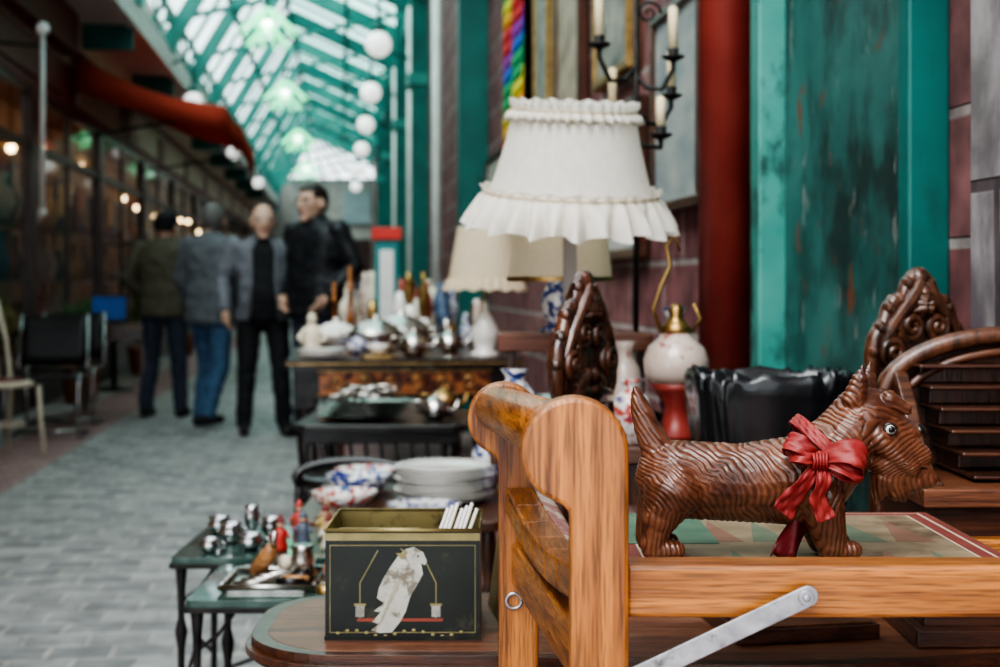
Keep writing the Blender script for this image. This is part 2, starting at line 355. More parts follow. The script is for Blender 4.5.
walkL={'L':[(.10,0,.90),(.12,-.10,.50),(.14,-.04,.09)],'R':[(-.10,0,.90),(-.12,.02,.49),(-.13,.18,.13)]}
stand={'L':[(.10,0,.90),(.13,-.03,.49),(.16,.02,.09)],'R':[(-.10,0,.90),(-.12,-.01,.49),(-.14,.0,.09)]}
pock={'L':[(.215,0,1.41),(.31,.06,1.16),(.215,-.08,.98)],'R':[(-.215,0,1.41),(-.31,.06,1.16),(-.215,-.08,.98)]}
relax={'L':[(.215,0,1.41),(.29,.02,1.15),(.27,-.08,.93)],'R':[(-.215,0,1.41),(-.30,.0,1.16),(-.28,-.12,.95)]}
person('man_in_olive_coat_and_cap',-2.80,11.6,math.radians(172),1.74,OLIVE,JEAND,SHOE,CAPM,'cap',hem=.84,legs=stand,arms=pock)
person('man_in_grey_coat',-2.24,10.75,math.radians(150),1.76,GREYC,JEAN,SHOE,HG,'short',hem=.80,legs=walkL,arms=relax,head_yaw=.5)
person('bald_man_in_cardigan',-1.75,10.25,math.radians(12),1.72,CARD,TRB,SHOE,HW,'bald_sides',hem=.86,legs=stand,shirt=TBLK,belly=.03,collar=False,arms=relax,wide=.92)
person('man_in_black_jacket',-1.335,10.08,math.radians(-38),1.86,NAVY,JEAND,SHOE,HB,'short',hem=.82,legs=stand,arms=pock,head_yaw=-.05,belly=.01,wide=1.05)

# ------------------------------------------------------------------ world / light
w=bpy.data.worlds.new('overcast'); scene.world=w; w.use_nodes=True
bg=w.node_tree.nodes['Background']; bg.inputs[0].default_value=(.89,.955,1,1); bg.inputs[1].default_value=2.35
sun=bpy.data.lights.new('sun','SUN'); sun.energy=2.8; sun.angle=math.radians(38); sun.color=(1,.99,.975)
so=bpy.data.objects.new('sun',sun); scene.collection.objects.link(so); so.rotation_euler=(math.radians(35),math.radians(-20),0)

# ------------------------------------------------------------------ ground & walls
PAVE=stain(brick('paving_setts_grey',(.27,.268,.268),(.46,.452,.44),(.50,.475,.45),.19,.15,.012,'xy',.6,.8,noise_amt=.4),(.20,.195,.19),1.6,.5,.75,(1,1,1),.5)
PAVP=brick('paving_setts_pink',(.32,.17,.17),(.43,.25,.24),(.42,.36,.34),.19,.10,.008,'xy',.6,.6,noise_amt=.3)
b=B(); b.bb(-1.78,-.15,-4,48,-.1,0,PAVE); b.bb(-2.28,-1.78,-4,48,-.1,0,PAVP); b.bb(-2.95,-2.28,-4,48,-.1,0,PAVE); b.bb(-.15,1.6,-4,48,-.1,0,PAVP)
b.obj('floor',alley=True)
PINKB=stain(brick('pink_stone_blocks',(.23,.085,.09),(.34,.165,.16),(.44,.38,.36),.55,.235,.012,'yz',.7,1.0,noise_amt=.5),(.07,.032,.034),3,.50,.70,(1,1,1),.7)
b=B(); b.bb(1.1,1.4,-1.0,46,0,6.0,PINKB); b.obj('wall_right',alley=True)
GREY=stain(brick('grey_rendered_stone',(.30,.28,.28),(.42,.40,.39),(.10,.07,.07),.6,.42,.012,'yz',.85,.8,noise_amt=.55),(.12,.10,.11),6,.48,.62,(1,1,.35))
b=B(); b.bb(1.03,1.1,1.35,2.18,0,4,GREY); b.obj('trim_1',alley=True)
b=B()
RUST=stain(pm('teal_worn_paint',(.024,.105,.095),(.055,.18,.16),5,.34,bump=.3,detail=10),(.018,.038,.036),5,.46,.60,(1,1,.7),.9)
RUST=stain(RUST,(.24,.27,.25),18,.61,.66,(1,1,.4),.6)
RUST=stain(RUST,(.16,.06,.03),12,.61,.66,(1,1,.6))
RUST=stain(RUST,(.012,.02,.02),2.0,.58,.66,(1,1,1),.6)
b.bb(1.05,1.1,2.44,3.24,0,6,RUST); b.bb(.985,1.1,3.2,3.27,0,6,stain(pm('teal_flange_paint',(.05,.25,.21),(.09,.33,.28),6,.35,bump=.2),(.02,.07,.06),8,.52,.64)); b.bb(1.02,1.1,2.41,2.46,0,6,TEAL)
for v in (10.55,17.6,22.5,28,34):
    b.bb(.9,1.1,v-.2,v+.2,0,6,TEAL); b.bb(.88,1.1,v-.24,v-.2,0,6,TEAL); b.bb(.84,1.1,v-.26,v+.26,3.6,3.75,TEALL)
b.bb(.99,1.1,5.95,46,5.0,5.25,TEALL)
b.obj('trim_2',alley=True,bevel=.006)
b=B()
for v in (14.2,19.5,25): b.tube([(.98,v,0),(.98,v,5)],.05,WHITEP,12)
b.obj('white_downpipes',alley=True)

# left building
SHOPF=wood('shopfront_frame',(.028,.012,.010),(.075,.03,.024),'z',.35,.3)
REDF=pm('dark_red_fascia',(.13,.016,.016),(.20,.03,.026),4,.5)
BEIG=pm('beige_sign_band',(.46,.37,.29),(.58,.48,.38),3,.6)
b=B()
b.bb(-3.2,-2.75,-1,46,3.4,5.2,pm('upper_render_wall',(.36,.31,.28),(.48,.43,.39),3,.8))
INW=pm('shop_inner_wall',(.26,.17,.11),(.55,.40,.27),1.5,.8,detail=8)
b.bb(-4.2,-4.0,-1,46,0,3.4,INW)
b.bb(-4.0,-2.7,-1,46,3.3,3.4,BEIG); b.bb(-4.0,-2.95,-1,46,0,.02,WALNX)
b.obj('wall_left',alley=True)
b=B()
b.bb(-2.76,-2.70,-1,46,2.85,3.45,REDF)
for i in range(12): b.bb(-2.70,-2.68,4.2+3.5*i,6.9+3.5*i,2.95,3.3,BEIG if i>2 else REDF)
b.bb(-2.7,-2.1,-1,46,3.75,3.82,WHITEP); b.bb(-2.15,-2.05,-1,46,3.72,3.98,WHITEP); b.bb(-2.7,-2.6,-1,46,3.45,3.75,BEIG)
b.bb(-2.7,-2.55,-1,14,3.35,3.75,REDF)
for i in range(12): b.bb(-2.7,-2.1,.5+3.5*i,.58+3.5*i,3.5,3.75,TEAL)
b.obj('trim_3',alley=True)
WG=glass_sheet('shop_glass',(.90,.92,.92),.20)
rnd=random.Random(3)
WARM=pm('warm_bulb',(1,.8,.5),None,4,.5,emit=(1,.70,.40),es=14)
SHOPFILL=pm('added_shop_fill',(1,.9,.8),None,4,.5,emit=(1,.82,.60),es=9)  # glow for strips added only to brighten the shop interiors
gcols=[pm('goods_%d'%i,c,None,9,.4) for i,c in enumerate([(.5,.35,.15),(.55,.5,.42),(.35,.08,.05),(.08,.12,.2),(.6,.45,.2),(.12,.07,.04),(.3,.3,.25),(.7,.62,.5)])]
goods=B(); bulbs=B()
for i in range(10):
    v0=9.2+3.5*i
    f=B()
    f.bb(-2.77,-2.69,v0-.12,v0+.12,0,2.85,SHOPF); f.bb(-2.78,-2.70,v0+.12,v0+3.38,0,.50,SHOPF)
    f.bb(-2.76,-2.71,v0+.12,v0+3.38,2.30,2.37,SHOPF); f.bb(-2.76,-2.71,v0+.12,v0+3.38,2.79,2.85,SHOPF)
    f.bb(-2.76,-2.72,v0+1.72,v0+1.78,.50,2.79,SHOPF)
    f.bb(-2.75,-2.74,v0+.12,v0+3.38,.50,2.85,WG)
    f.obj('window_%d'%(i+1),alley=True)
    for z in (.6,1.15,1.7):
        goods.bb(-3.3,-2.95,v0+.3,v0+3.2,z-.03,z,gcols[5] if i%2 else gcols[1])
        for q in range(8):
            vv=v0+.42+q*.37+rnd.uniform(-.1,.1); h=rnd.uniform(.15,.48); r=rnd.uniform(.06,.14); m=rnd.choice(gcols); uu=rnd.uniform(-3.15,-3.08)
            goods.lathe([(r*.5,0),(r,h*.35),(r*.8,h*.6),(r*.3,h*.8),(r*.5,h)],(uu,vv,z),m,10)
    goods.bb(-3.3,-3.25,v0+.25,v0+.3,0,2,gcols[5]); goods.bb(-3.3,-3.25,v0+3.2,v0+3.25,0,2,gcols[5])
    for q in range(4): # framed pictures on the back wall of the display
        vv=v0+.4+q*.75; goods.bb(-3.99,-3.95,vv,vv+.5,1.9+.1*(q%2),2.6,gcols[(i+q)%8]); goods.bb(-3.95,-3.94,vv+.06,vv+.44,1.97+.1*(q%2),2.53,gcols[(i+q*3+1)%8])
    for q in range(1+i%2):
        p=(-3.1,v0+.9+1.4*q+rnd.uniform(-.2,.2),rnd.uniform(2.25,2.6)); bulbs.sph(p,.045,WARM,8); bulbs.tube([(p[0],p[1],3.3),p],.006,IRON,5)
        bulbs.lathe([(.13,0),(.05,.10),(.02,.12)],(p[0],p[1],p[2]+.02),gcols[q*2],12,capb=False)
    bulbs.bb(-3.0,-2.92,v0+.5,v0+3.0,3.25,3.3,SHOPFILL)  # added fill strip under the shop ceiling, lifts the window displays
goods.obj('shop_window_goods',alley=True); bulbs.obj('shop_pendants_and_added_fill',alley=True)
b=B(); FAR=brick('far_facade',(.40,.38,.36),(.47,.44,.41),(.36,.34,.32),1.5,.6,.02,'xz',.8,.2)
b.bb(-5,3,46,46.4,0,4.6,FAR)
for k in range(5):
    b.bb(-4.4+1.5*k,-3.5+1.5*k,45.9,46,1.0,2.6,SHOPF); b.bb(-4.4+1.5*k,-3.5+1.5*k,45.9,46,3.1,4.2,pm('far_window_%d'%k,(.25,.3,.32),None,4,.3))
b.obj('wall_back',alley=True)

# ------------------------------------------------------------------ glazed roof
b=B(); RG=glass_sheet('roof_glass',(.60,.88,.80),.06); RGC=glass_sheet('roof_glass_clear',(.84,.96,.93),.06)
RU,RZ=-.9,6.0
Lf=(-2.1,3.98); Rt=(1.1,5.1)
for i in range(15):
    v=6+2.8*i
    b.beam((Lf[0],v,Lf[1]),(RU,v,RZ),.10,.18,TEALL); b.beam((RU,v,RZ),(Rt[0],v,Rt[1]),.12,.24,TEAL if i%2 else TEALL)
    b.beam((Lf[0],v,4.3),(Rt[0],v,5.05),.04,.06,TEALL)
    b.beam((Lf[0],v+1.4,Lf[1]+.02),(RU,v+1.4,RZ+.02),.035,.05,TEALL); b.beam((RU,v+1.4,RZ+.02),(Rt[0],v+1.4,Rt[1]+.02),.035,.05,TEALL)
for t in (0,.5,1):
    for (a,c) in ((Lf,(RU,RZ)),((RU,RZ),Rt)):
        p=(a[0]+(c[0]-a[0])*t,a[1]+(c[1]-a[1])*t); b.beam((p[0],5,p[1]),(p[0],46,p[1]),.06,.08,TEALL)
b.add([(Lf[0],5,Lf[1]+.07),(RU,5,RZ+.08),(RU,46,RZ+.08),(Lf[0],46,Lf[1]+.07)],[(0,1,2,3)],RGC)
b.add([(RU,5,RZ+.08),(Rt[0],5,Rt[1]+.08),(Rt[0],46,Rt[1]+.08),(RU,46,RZ+.08)],[(0,1,2,3)],RG)
for i in range(26):
    v=6+1.5*i; b.beam((-2.08,v,4.0),(-2.08,v+.75,4.45),.03,.035,TEALL); b.beam((-2.08,v+.75,4.45),(-2.08,v+1.5,4.0),.03,.035,TEALL)
b.bb(-2.11,-2.05,6,46,4.44,4.5,TEALL)
# glazed gable fan at the far end
for k in range(7):
    a=k/6; b.beam((-2.1+3.2*a,45.8,4.5),(RU+(a-.5)*.6,45.8,5.9),.06,.06,TEAL)
b.obj('ceiling',alley=True)

GLG=pm('green_glass_glow',(.15,.6,.33),None,5,.3,emit=(.20,.85,.42),es=1.5); LCORE=pm('lantern_core',(1,1,.9),None,4,.4,emit=(1,1,.9),es=5)
for (u,v,z) in ((-.78,15.2,3.9),(-.8,20.6,3.9),(-.8,27,3.9),(-.8,34,3.9)):
    b=B()
    for k in range(10):
        a=2*pi*k/10; c,s_=math.cos(a),math.sin(a)
        b.beam((u+.05*c,v+.05*s_,z+.18),(u+.34*c,v+.34*s_,z-.08),.035,.02,GLG); b.beam((u+.05*c,v+.05*s_,z+.0),(u+.24*c,v+.24*s_,z-.22),.03,.02,GLG)
    b.sph((u,v,z),.07,LCORE,10); b.tube([(u,v,z),(u,v,z+1.95)],.012,IRON,6)
    b.obj('green_pendant_lantern',alley=True)
GLOBE=pm('opal_globe',(.85,.85,.82),None,4,.25,emit=(1,.98,.93),es=.8)
OPAL=pm('opal_bulb_unlit',(.80,.80,.77),None,4,.25)
def globe(u,v,z,wu,r=.13):
    b=B(); b.sph((u,v,z),r,GLOBE,16); b.lathe([(.05,r),(.07,r+.03),(.03,r+.09)],(u,v,z),TEAL,12)
    b.tube([(u,v,z+r+.05),(u,v,z+r+.3),((u+wu)/2,v,z+r+.4),(wu,v,z+r+.3)],.018,TEAL,8); b.obj('globe_lamp',alley=True)
for v in (13.9,17.4,20.9,24.7,29,34): globe(.38,v,3.5,.86)
for v in (17.4,24,31): globe(-1.80,v,3.35,-2.12,.12)
b=B(); u,v=-2.25,10.9
b.tube([(u,v,1.65),(u,v,3.05)],.020,WHITEP,10); b.sph((u,v,3.05),.055,OPAL,12); b.sph((u,v,1.65),.035,WHITEP,10)
b.tube([(u,v,2.92),(-2.69,v,2.95)],.012,IRON,8)
b.obj('white_pole_lamp',alley=True)

# awning
AWN=cloth_thin('red_awning_canvas',(.58,.11,.075),.4,6)
b=B(); g=[]
for i in range(11):
    t=i/10; row=[]
    for j in range(13):
        s_=j/12; v=14.4+4.6*s_
        u=-2.66+1.5*t; z=3.42-.5*t-.10*math.sin(pi*t)-.04*math.sin(pi*s_*3)*t
        row.append((u,v,z))
    g.append(row)
b.sheet(g,AWN)
b.sheet([[(-1.16,14.4+4.6*j/24,2.92-.04*math.sin(pi*j/8)) for j in range(25)],[(-1.15,14.4+4.6*j/24,2.60+.03*math.sin(pi*j/1.5)-.04*math.sin(pi*j/8)) for j in range(25)]],AWN)
b.sheet([[(-2.66+1.5*t/8,14.4,3.42-.5*t/8-.1*math.sin(pi*t/8)) for t in range(9)],[(-2.66+1.5*t/8,14.38,3.42-.36-.5*t/8-.04*math.sin(pi*t/8)+.1*t/8) for t in range(9)]],AWN)
b.tube([(-2.66,14.5,2.6),(-1.18,14.5,2.86)],.015,IRON,6); b.tube([(-2.66,18.9,2.6),(-1.18,18.9,2.86)],.015,IRON,6); b.tube([(-1.17,14.4,2.9),(-1.17,19,2.9)],.02,IRON,6)
b.obj('red_awning',alley=True,solid=.004,fix=False)

# ------------------------------------------------------------------ right-wall fittings
b=B(); pu,pv=1.0,3.53
b.tube([(pu,pv,0),(pu,pv,6)],.072,REDP,28)
for z in (.5,2.4,4.2): b.lathe([(.074,-.03),(.084,-.03),(.084,.03),(.074,.03)],(pu,pv,z),REDP,24); b.box((1.065,pv,z),(.06,.2,.04),REDP)
b.obj('red_downpipe',alley=True)
def painting(name,v0,v1,z0,z1,c1,c2,frame,u=1.055,sc=4,fw=.035):
    b=B(); m=pm(name+'_canvas',c1,c2,sc,.5,stretch=(1,1,2)); b.bb(u+.0,u+.02,v0+fw*.6,v1-fw*.6,z0+fw*.6,z1-fw*.6,m)
    E=1.092
    b.bb(u-.015,E,v0,v1,z0,z0+fw,frame); b.bb(u-.015,E,v0,v1,z1-fw,z1,frame); b.bb(u-.015,E,v0,v0+fw,z0+fw,z1-fw,frame); b.bb(u-.015,E,v1-fw,v1,z0+fw,z1-fw,frame)
    b.obj('framed_painting',alley=True,bevel=.004)
GILT=pm('gilt_frame',(.22,.14,.05),(.42,.29,.11),25,.4,.5,.3)
painting('dark_oil',3.285,3.42,1.06,1.48,(.03,.03,.016),(.16,.14,.06),GILT,fw=.014)
painting('pale_landscape',3.98,4.62,1.34,2.0,(.18,.25,.27),(.44,.47,.43),WALN,fw=.03)
painting('portrait',5.0,5.7,1.9,2.9,(.10,.13,.12),(.42,.42,.35),GILT,sc=5)
painting('seascape',4.85,5.7,1.2,1.78,(.3,.36,.36),(.58,.56,.48),WALN)
painting('still_life',6.05,6.75,1.7,2.9,(.20,.16,.11),(.5,.44,.33),WALN)
painting('mirror_print',7.0,7.5,1.5,2.9,(.12,.15,.13),(.45,.46,.4),GILT)
painting('print_a',9.0,10.0,1.2,2.0,(.30,.30,.28),(.56,.54,.46),WALN)
b=B(); cols=[(.5,.03,.03),(.6,.30,.02),(.55,.5,.04),(.03,.28,.1),(.02,.10,.42),(.25,.03,.3)]
cm=[pm('stripe_%d'%i,c,None,30,.8) for i,c in enumerate(cols)]
for i in range(18):
    z0=3.45-.085*(i+1)
    row=lambda z:[(1.02+.02*math.sin(j*1.3),7.75+.9*j/10,z-.25*j/10) for j in range(11)]
    b.sheet([row(z0+.085),row(z0)],cm[(i*5+i//4)%6])
b.tube([(1.05,7.7,3.46),(1.05,8.7,3.2)],.012,WALN,6)
b.obj('striped_textile_hanging',alley=True,solid=.004,fix=False)

# ------------------------------------------------------------------ OAK CHAIR
oak=B()
def scroll(cx,cz,r,px0,px1,zb):
    out=[]
    for a in range(0,236,9): out.append((cx+r*math.cos(math.radians(a)),cz+r*math.sin(math.radians(a))))
    out+= [(px0-.006,cz-r*1.0),(px0-.0015,cz-r*1.12),(px0,cz-r*1.3),(px0,zb),(px1,zb),(px1,cz-.3*r)]
    return out
for dx in (0,.80):
    oak.prism([(x+dx,z) for x,z in scroll(.0615,.963,.0445,.058,.106,0)],(0,1.140,0),(1,0,0),(0,0,1),(0,1,0),.036,OAK_Z)
    oak.prism([(x+dx,z) for x,z in scroll(.0045,.940,.0435,-.002,.046,0)],(0,1.655,0),(1,0,0),(0,0,1),(0,1,0),.036,OAK_Z)
    oak.tube([(.046+dx,1.17,.976),(-.004+dx,1.66,.953)],.0265,OAK_Y,24)
    for k in range(6):
        t0,t1=k/6,(k+1)/6; f=lambda t:(.078-.054*t+dx,1.176+.48*t,.848-.018*math.sin(pi*t)-.004*t)
        oak.beam(f(t0),f(t1),.036,.030,OAK_Y)
    oak.beam((.080+dx,1.176,.775),(.024+dx,1.656,.768),.022,.050,OAK_Y)
    oak.beam((.080+dx,1.176,.30),(.024+dx,1.656,.30),.025,.04,OAK_Y)
oak.bb(.104,.86,1.150,1.188,.824,.868,OAK_X)
oak.bb(.04,.80,1.660,1.688,.752,.795,OAK_X)
oak.bb(.05,.84,1.36,1.40,.778,.792,OAK_X)
oak.bb(.104,.86,1.150,1.176,.32,.36,OAK_X)
ochair=oak.obj('oak_folding_armchair',bevel=.004)
b=B()
def bar(b,p0,p1,w,t,m):
    p0=Vector(p0);p1=Vector(p1);d=(p1-p0).normalized();q=Vector((-d.z,0,d.x));out=[]
    for k in range(9):
        a=pi/2-pi*k/8; v=p1+d*math.cos(a)*w/2+q*math.sin(a)*w/2; out.append((v.x,v.z))
    for k in range(9):
        a=-pi/2-pi*k/8; v=p0+d*math.cos(a)*w/2+q*math.sin(a)*w/2; out.append((v.x,v.z))
    b.prism(out,(0,p0.y,0),(1,0,0),(0,0,1),(0,1,0),t,m)
bar(b,(.075,1.135,.762),(.252,1.135,.8455),.017,.003,STEEL)
def disc(b,p,r,t,m): b.tube([(p[0],p[1]-t,p[2]),(p[0],p[1],p[2])],r,m,20,sm=False)
disc(b,(.250,1.135,.8447),.0062,.003,STEEL); disc(b,(.250,1.132,.8447),.003,.0015,IRON); b.tube([(.250,1.13,.8447),(.250,1.152,.8447)],.003,STEEL,10)
b.tube([(.079,1.13,.764),(.079,1.142,.764)],.004,STEEL,10)
b.tube([(.0165+.009*math.cos(a*pi/8),1.653,.724+.009*math.sin(a*pi/8)) for a in range(17)],.0022,STEEL,6)
b.obj('steel_strut',parent=ochair,bevel=.0006)
b=B(); PINKC=stain(pm('faded_red_upholstery',(.36,.16,.14),(.48,.26,.22),60,.9,bump=.4),(.58,.48,.40),30,.5,.56,(1,1,1))
b.sheet([[(.094-.054*t/10+.020*q/3,1.19+.46*t/10,.862-.018*math.sin(pi*t/10)-.010*q/3) for q in range(4)] for t in range(11)],PINKC)
b.obj('seat_cover',parent=ochair,solid=.003,fix=False)

# ------------------------------------------------------------------ game board under the dog
GREEN=pm('board_green',(.05,.11,.07),(.11,.18,.12),20,.6); CREAMB=stain(pm('board_cream',(.19,.14,.085),(.29,.22,.14),20,.55),(.10,.06,.035),9,.48,.66,(1,1,1)); REDB=pm('board_red',(.15,.03,.024),(.22,.05,.038),20,.6); BRNB=pm('board_brown',(.10,.045,.02),(.20,.10,.05),20,.5)
CRL=pm('board_line_cream',(.40,.34,.25),None,20,.6); MUTG=pm('board_faded_green',(.10,.13,.085),(.15,.17,.11),20,.6); MUTR=pm('board_faded_red',(.17,.085,.055),(.23,.12,.08),20,.6)
b=B(); X0,X1,Y0,Y1=.12,.555,1.352,1.81
b.bb(X0,X1,Y0,Y1,.7935,.8035,BRNB); b.bb(X0+.004,X1-.004,Y0+.004,Y1-.004,.8035,.8045,REDB)
b.bb(X0+.014,X1-.014,Y0+.014,Y1-.014,.8045,.8049,CRL); b.bb(X0+.018,X1-.018,Y0+.018,Y1-.018,.8049,.8051,REDB); b.bb(X0+.034,X1-.034,Y0+.034,Y1-.034,.8051,.8053,CRL); b.bb(X0+.037,X1-.037,Y0+.037,Y1-.037,.8053,.8055,CREAMB)
for i in range(6):
    x=X0+.06+i*.055
    for j in range(2):
        y=Y0+.05+j*.19
        b.prism([(x,y),(x+.045,y),(x+.0225,y+.14)],(0,0,.8055),(1,0,0),(0,1,0),(0,0,1),.0002,MUTG if (i+j)%2 else MUTR)
b.bb(.135,.25,1.58,1.79,.8055,.8062,GREEN)
b.obj('game_board',rz=0)

# ------------------------------------------------------------------ SCOTTISH TERRIER
D=B(); W0=OAK_Z
def c_(a,bb,r0,r1,flat=None): D.caps(a,bb,r0,r1,W0,20,flat)
c_((.046,0,.086),(.12,0,.084),.040,.038)
c_((.12,0,.084),(.195,0,.088),.038,.045)
c_((.195,0,.086),(.220,0,.112),.045,.040)
c_((.220,0,.112),(.241,0,.140),.038,.033)
c_((.05,0,.070),(.19,0,.066),.028,.032)
D.sph((.252,0,.150),(.036,.029,.034),W0,24)
c_((.258,0,.150),(.292,0,.132),.027,.019)
c_((.272,0,.134),(.310,0,.108),.026,.016)
c_((.300,0,.112),(.321,0,.084),.018,.011)
c_((.280,0,.112),(.305,0,.082),.024,.014)
c_((.276,0,.104),(.288,0,.070),.022,.010)
c_((.294,0,.084),(.296,0,.062),.012,.004)
c_((.274,0,.084),(.266,0,.060),.016,.004)
c_((.306,0,.082),(.312,0,.066),.010,.003)
D.sph((.3075,0,.1350),(.0095,.009,.0080),W0,14)
for y in (-.014,.014): c_((.276,y,.172),(.295,y,.160),.0095,.006)
for y,tx in ((-.019,.240),(.019,.260)):
    D.caps((tx-.002,y,.172),(tx+.003,y*1.15,.192),.0135,.0095,W0,14,(1,.6,1)); D.caps((tx+.003,y*1.15,.192),(tx+.006,y*1.2,.208),.0085,.0022,W0,14,(1,.6,1))
c_((.264,-.016,.130),(.300,-.013,.098),.016,.010); c_((.264,.016,.130),(.300,.013,.098),.016,.010)
for y in (-.024,.024):
    c_((.200,y,.070),(.212,y,.018),.026,.0165); c_((.210,y,.012),(.234,y,.0115),.0125,.0105)
    c_((.043,y,.074),(.030,y*1.05,.048),.033,.021); c_((.028,y,.046),(.022,y,.018),.018,.0135); c_((.023,y,.012),(.046,y,.0115),.0125,.0105)
D.tube([(.034,0,.104),(.026,0,.124),(.019,0,.140),(.014,0,.154),(.0095,0,.168),(.007,0,.180),(.006,0,.186)],[.020,.0165,.0145,.0125,.009,.005,.001],W0,16)
dog=fuse(D,'scottish_terrier_carving',.00135,6,.5)
me=dog.data
nrm=[v.normal.copy() for v in me.vertices]
att=me.color_attributes.new('groove','FLOAT_COLOR','POINT')
EX,EZ=.2735,.1405
for i,v in enumerate(me.vertices):
    p=v.co; X,Y,Z=p; nz=noise.noise(p*70); n2=noise.noise(p*24+Vector((3,1,2))); n3=noise.noise(p*150)
    ay=abs(Y)
    if X>.243 and Z>.045:      # head: fur sweeps from the brow down the muzzle
        t=max(0,min(1,(.150-Z)/.06))
        ph=2*pi/.0062*(X*(.35+.62*t)+Z*(.9-.62*t))+2.6*nz+1.5*math.sin(Z*110)+ay*60; A=.0010
        if Z>.165: A=.00045
        dd=math.hypot(X-EX,Z-EZ)
        if dd<.014: A*=max(0,(dd-.009)/.005)
        if math.hypot(X-.311,Z-.136)<.010: A=0
    elif Z<.055 and (X<.065 or X>.17):
        ph=2*pi/.0055*(X+.4*Y)+2.4*nz+14*Z; A=.00095
    elif Z>.122 and X<.06:
        ph=2*pi/.006*(X*.75+Z*.65+ay*.5)+1.6*nz; A=.0010
    else:
        t=max(0,min(1,(Z-.06)/.05))
        ph=2*pi/.0068*(X*(1.0-.35*t)+Z*(.55+.35*t))+1.6*math.sin(Z*120+n2*7)+2.8*nz+3.0*n2; A=.0014*(.8+.6*n2)
    if Z<.008: A*=.3
    s_=abs(math.sin(ph/2)); g=s_**.6
    v.co=p+nrm[i]*(A*(g*1.6-1.1)+.0003*n3)
    k=(.22+.78*g) if A>.00050 else (.55 if A>0 else .8)
    k=max(0,min(1,k*.8+.35*n2+.25*n3+.1))
    att.data[i].color=(k,k,k,1)
dm,nt,bs=_base('carved_terrier_wood'); L=nt.links.new
va=nt.nodes.new('ShaderNodeAttribute'); va.attribute_name='groove'
r=_ramp(nt,(.014,.006,.004),(.20,.078,.040),.02,1.0); e=r.color_ramp.elements.new(.45); e.color=(.095,.034,.018,1)
L(va.outputs['Fac'],r.inputs[0])
tc=nt.nodes.new('ShaderNodeTexCoord'); no=nt.nodes.new('ShaderNodeTexNoise'); no.inputs['Scale'].default_value=25; no.inputs['Detail'].default_value=6; L(tc.outputs['Object'],no.inputs['Vector'])
r2=_ramp(nt,(.55,.5,.5),(1.2,1.15,1.1),.3,.7); L(no.outputs['Fac'],r2.inputs[0])
mx=nt.nodes.new('ShaderNodeMixRGB'); mx.blend_type='MULTIPLY'; mx.inputs[0].default_value=1; L(r.outputs[0],mx.inputs[1]); L(r2.outputs[0],mx.inputs[2]); L(mx.outputs[0],bs.inputs['Base Color'])
bs.inputs['Roughness'].default_value=.28; bs.inputs['Coat Weight'].default_value=.4; bs.inputs['Coat Roughness'].default_value=.18
me.materials.clear(); me.materials.append(dm)
for p in me.polygons: p.material_index=0
dog.location=(.140,1.50,.8066)
b=B(); EW=pm('eye_white',(.60,.57,.50),None,9,.1,coat=.6); EB=pm('eye_black',(.004,.004,.004),(.01,.01,.01),9,.08,coat=.6)
for sy in (-1,1):
    b.sph((EX,sy*.0262,EZ),(.0056,.0045,.0056),EW,18); b.sph((EX+.0008,sy*.0296,EZ),(.0036,.0018,.0036),EB,14)
    b.tube([(EX+.0064*math.cos(a),sy*.0276,EZ+.0060*math.sin(a)) for a in [k*pi/8 for k in range(17)]],.0017,dm,6)
b.sph((.3125,0,.1365),(.0072,.0082,.0062),EB,14)
b.tube([(.3255,0,.098),(.318,-.0110,.0965),(.304,-.0185,.0985),(.290,-.0245,.104)],.0014,EB,6)
ob=b.obj('eyes_and_nose',parent=dog)

RIB=pm('red_satin_ribbon',(.21,.018,.018),(.36,.048,.042),40,.5,bump=.1)
RIBD=pm('red_ribbon_dark',(.13,.012,.016),(.23,.022,.025),30,.5)
b=B()
def rib(path,widths,wd,m,cr=.0015,n=8,fr=3):
    P=[Vector(p) for p in path];Q=[];WW=[];WD=[]
    wds=[Vector(x).normalized() for x in (wd if hasattr(wd[0],'__len__') else [wd]*len(P))]
    for i in range(len(P)-1):
        p0,p1,p2,p3=P[max(i-1,0)],P[i],P[i+1],P[min(i+2,len(P)-1)]
        for k in range(6):
            t=k/6; q=.5*((2*p1)+(-p0+p2)*t+(2*p0-5*p1+4*p2-p3)*t*t+(-p0+3*p1-3*p2+p3)*t**3)
            Q.append(q); WW.append(widths[i]+(widths[i+1]-widths[i])*t); WD.append(wds[i].lerp(wds[i+1],t).normalized())
    Q.append(P[-1]);WW.append(widths[-1]);WD.append(wds[-1])
    g=[]
    for i,q in enumerate(Q):
        T=(Q[min(i+1,len(Q)-1)]-Q[max(i-1,0)]).normalized(); N=T.cross(WD[i]).normalized(); row=[]
        for j in range(n+1):
            s_=j/n-.5; off=cr*math.sin(fr*2*pi*(j/n)+i*.35)+cr*.6*math.sin(i*.9+j)
            row.append(q+WD[i]*s_*WW[i]+N*off)
        g.append(row)
    b.sheet(g,m)
K=Vector((.190,-.058,.112))
def k(x,y,z): return (K.x+x,K.y+y,K.z+z)
rib([k(0,0,0),k(.016,-.012,.009),k(.034,-.018,.010),k(.047,-.008,.001),k(.043,.004,-.012),k(.024,-.004,-.011),k(.002,0,-.002)],[.010,.022,.030,.030,.028,.020,.010],[(0,.35,1),(.1,.4,1),(.1,.5,.9),(.3,.5,.8),(.2,.4,.9),(.1,.4,1),(0,.3,1)],RIB)
rib([k(0,0,0),k(.018,-.010,-.004),k(.036,-.010,-.010),k(.046,-.002,-.008),k(.038,.006,.006),k(.018,.004,.006),k(0,0,.002)],[.010,.018,.022,.022,.022,.016,.010],(.1,.5,.85),RIB)
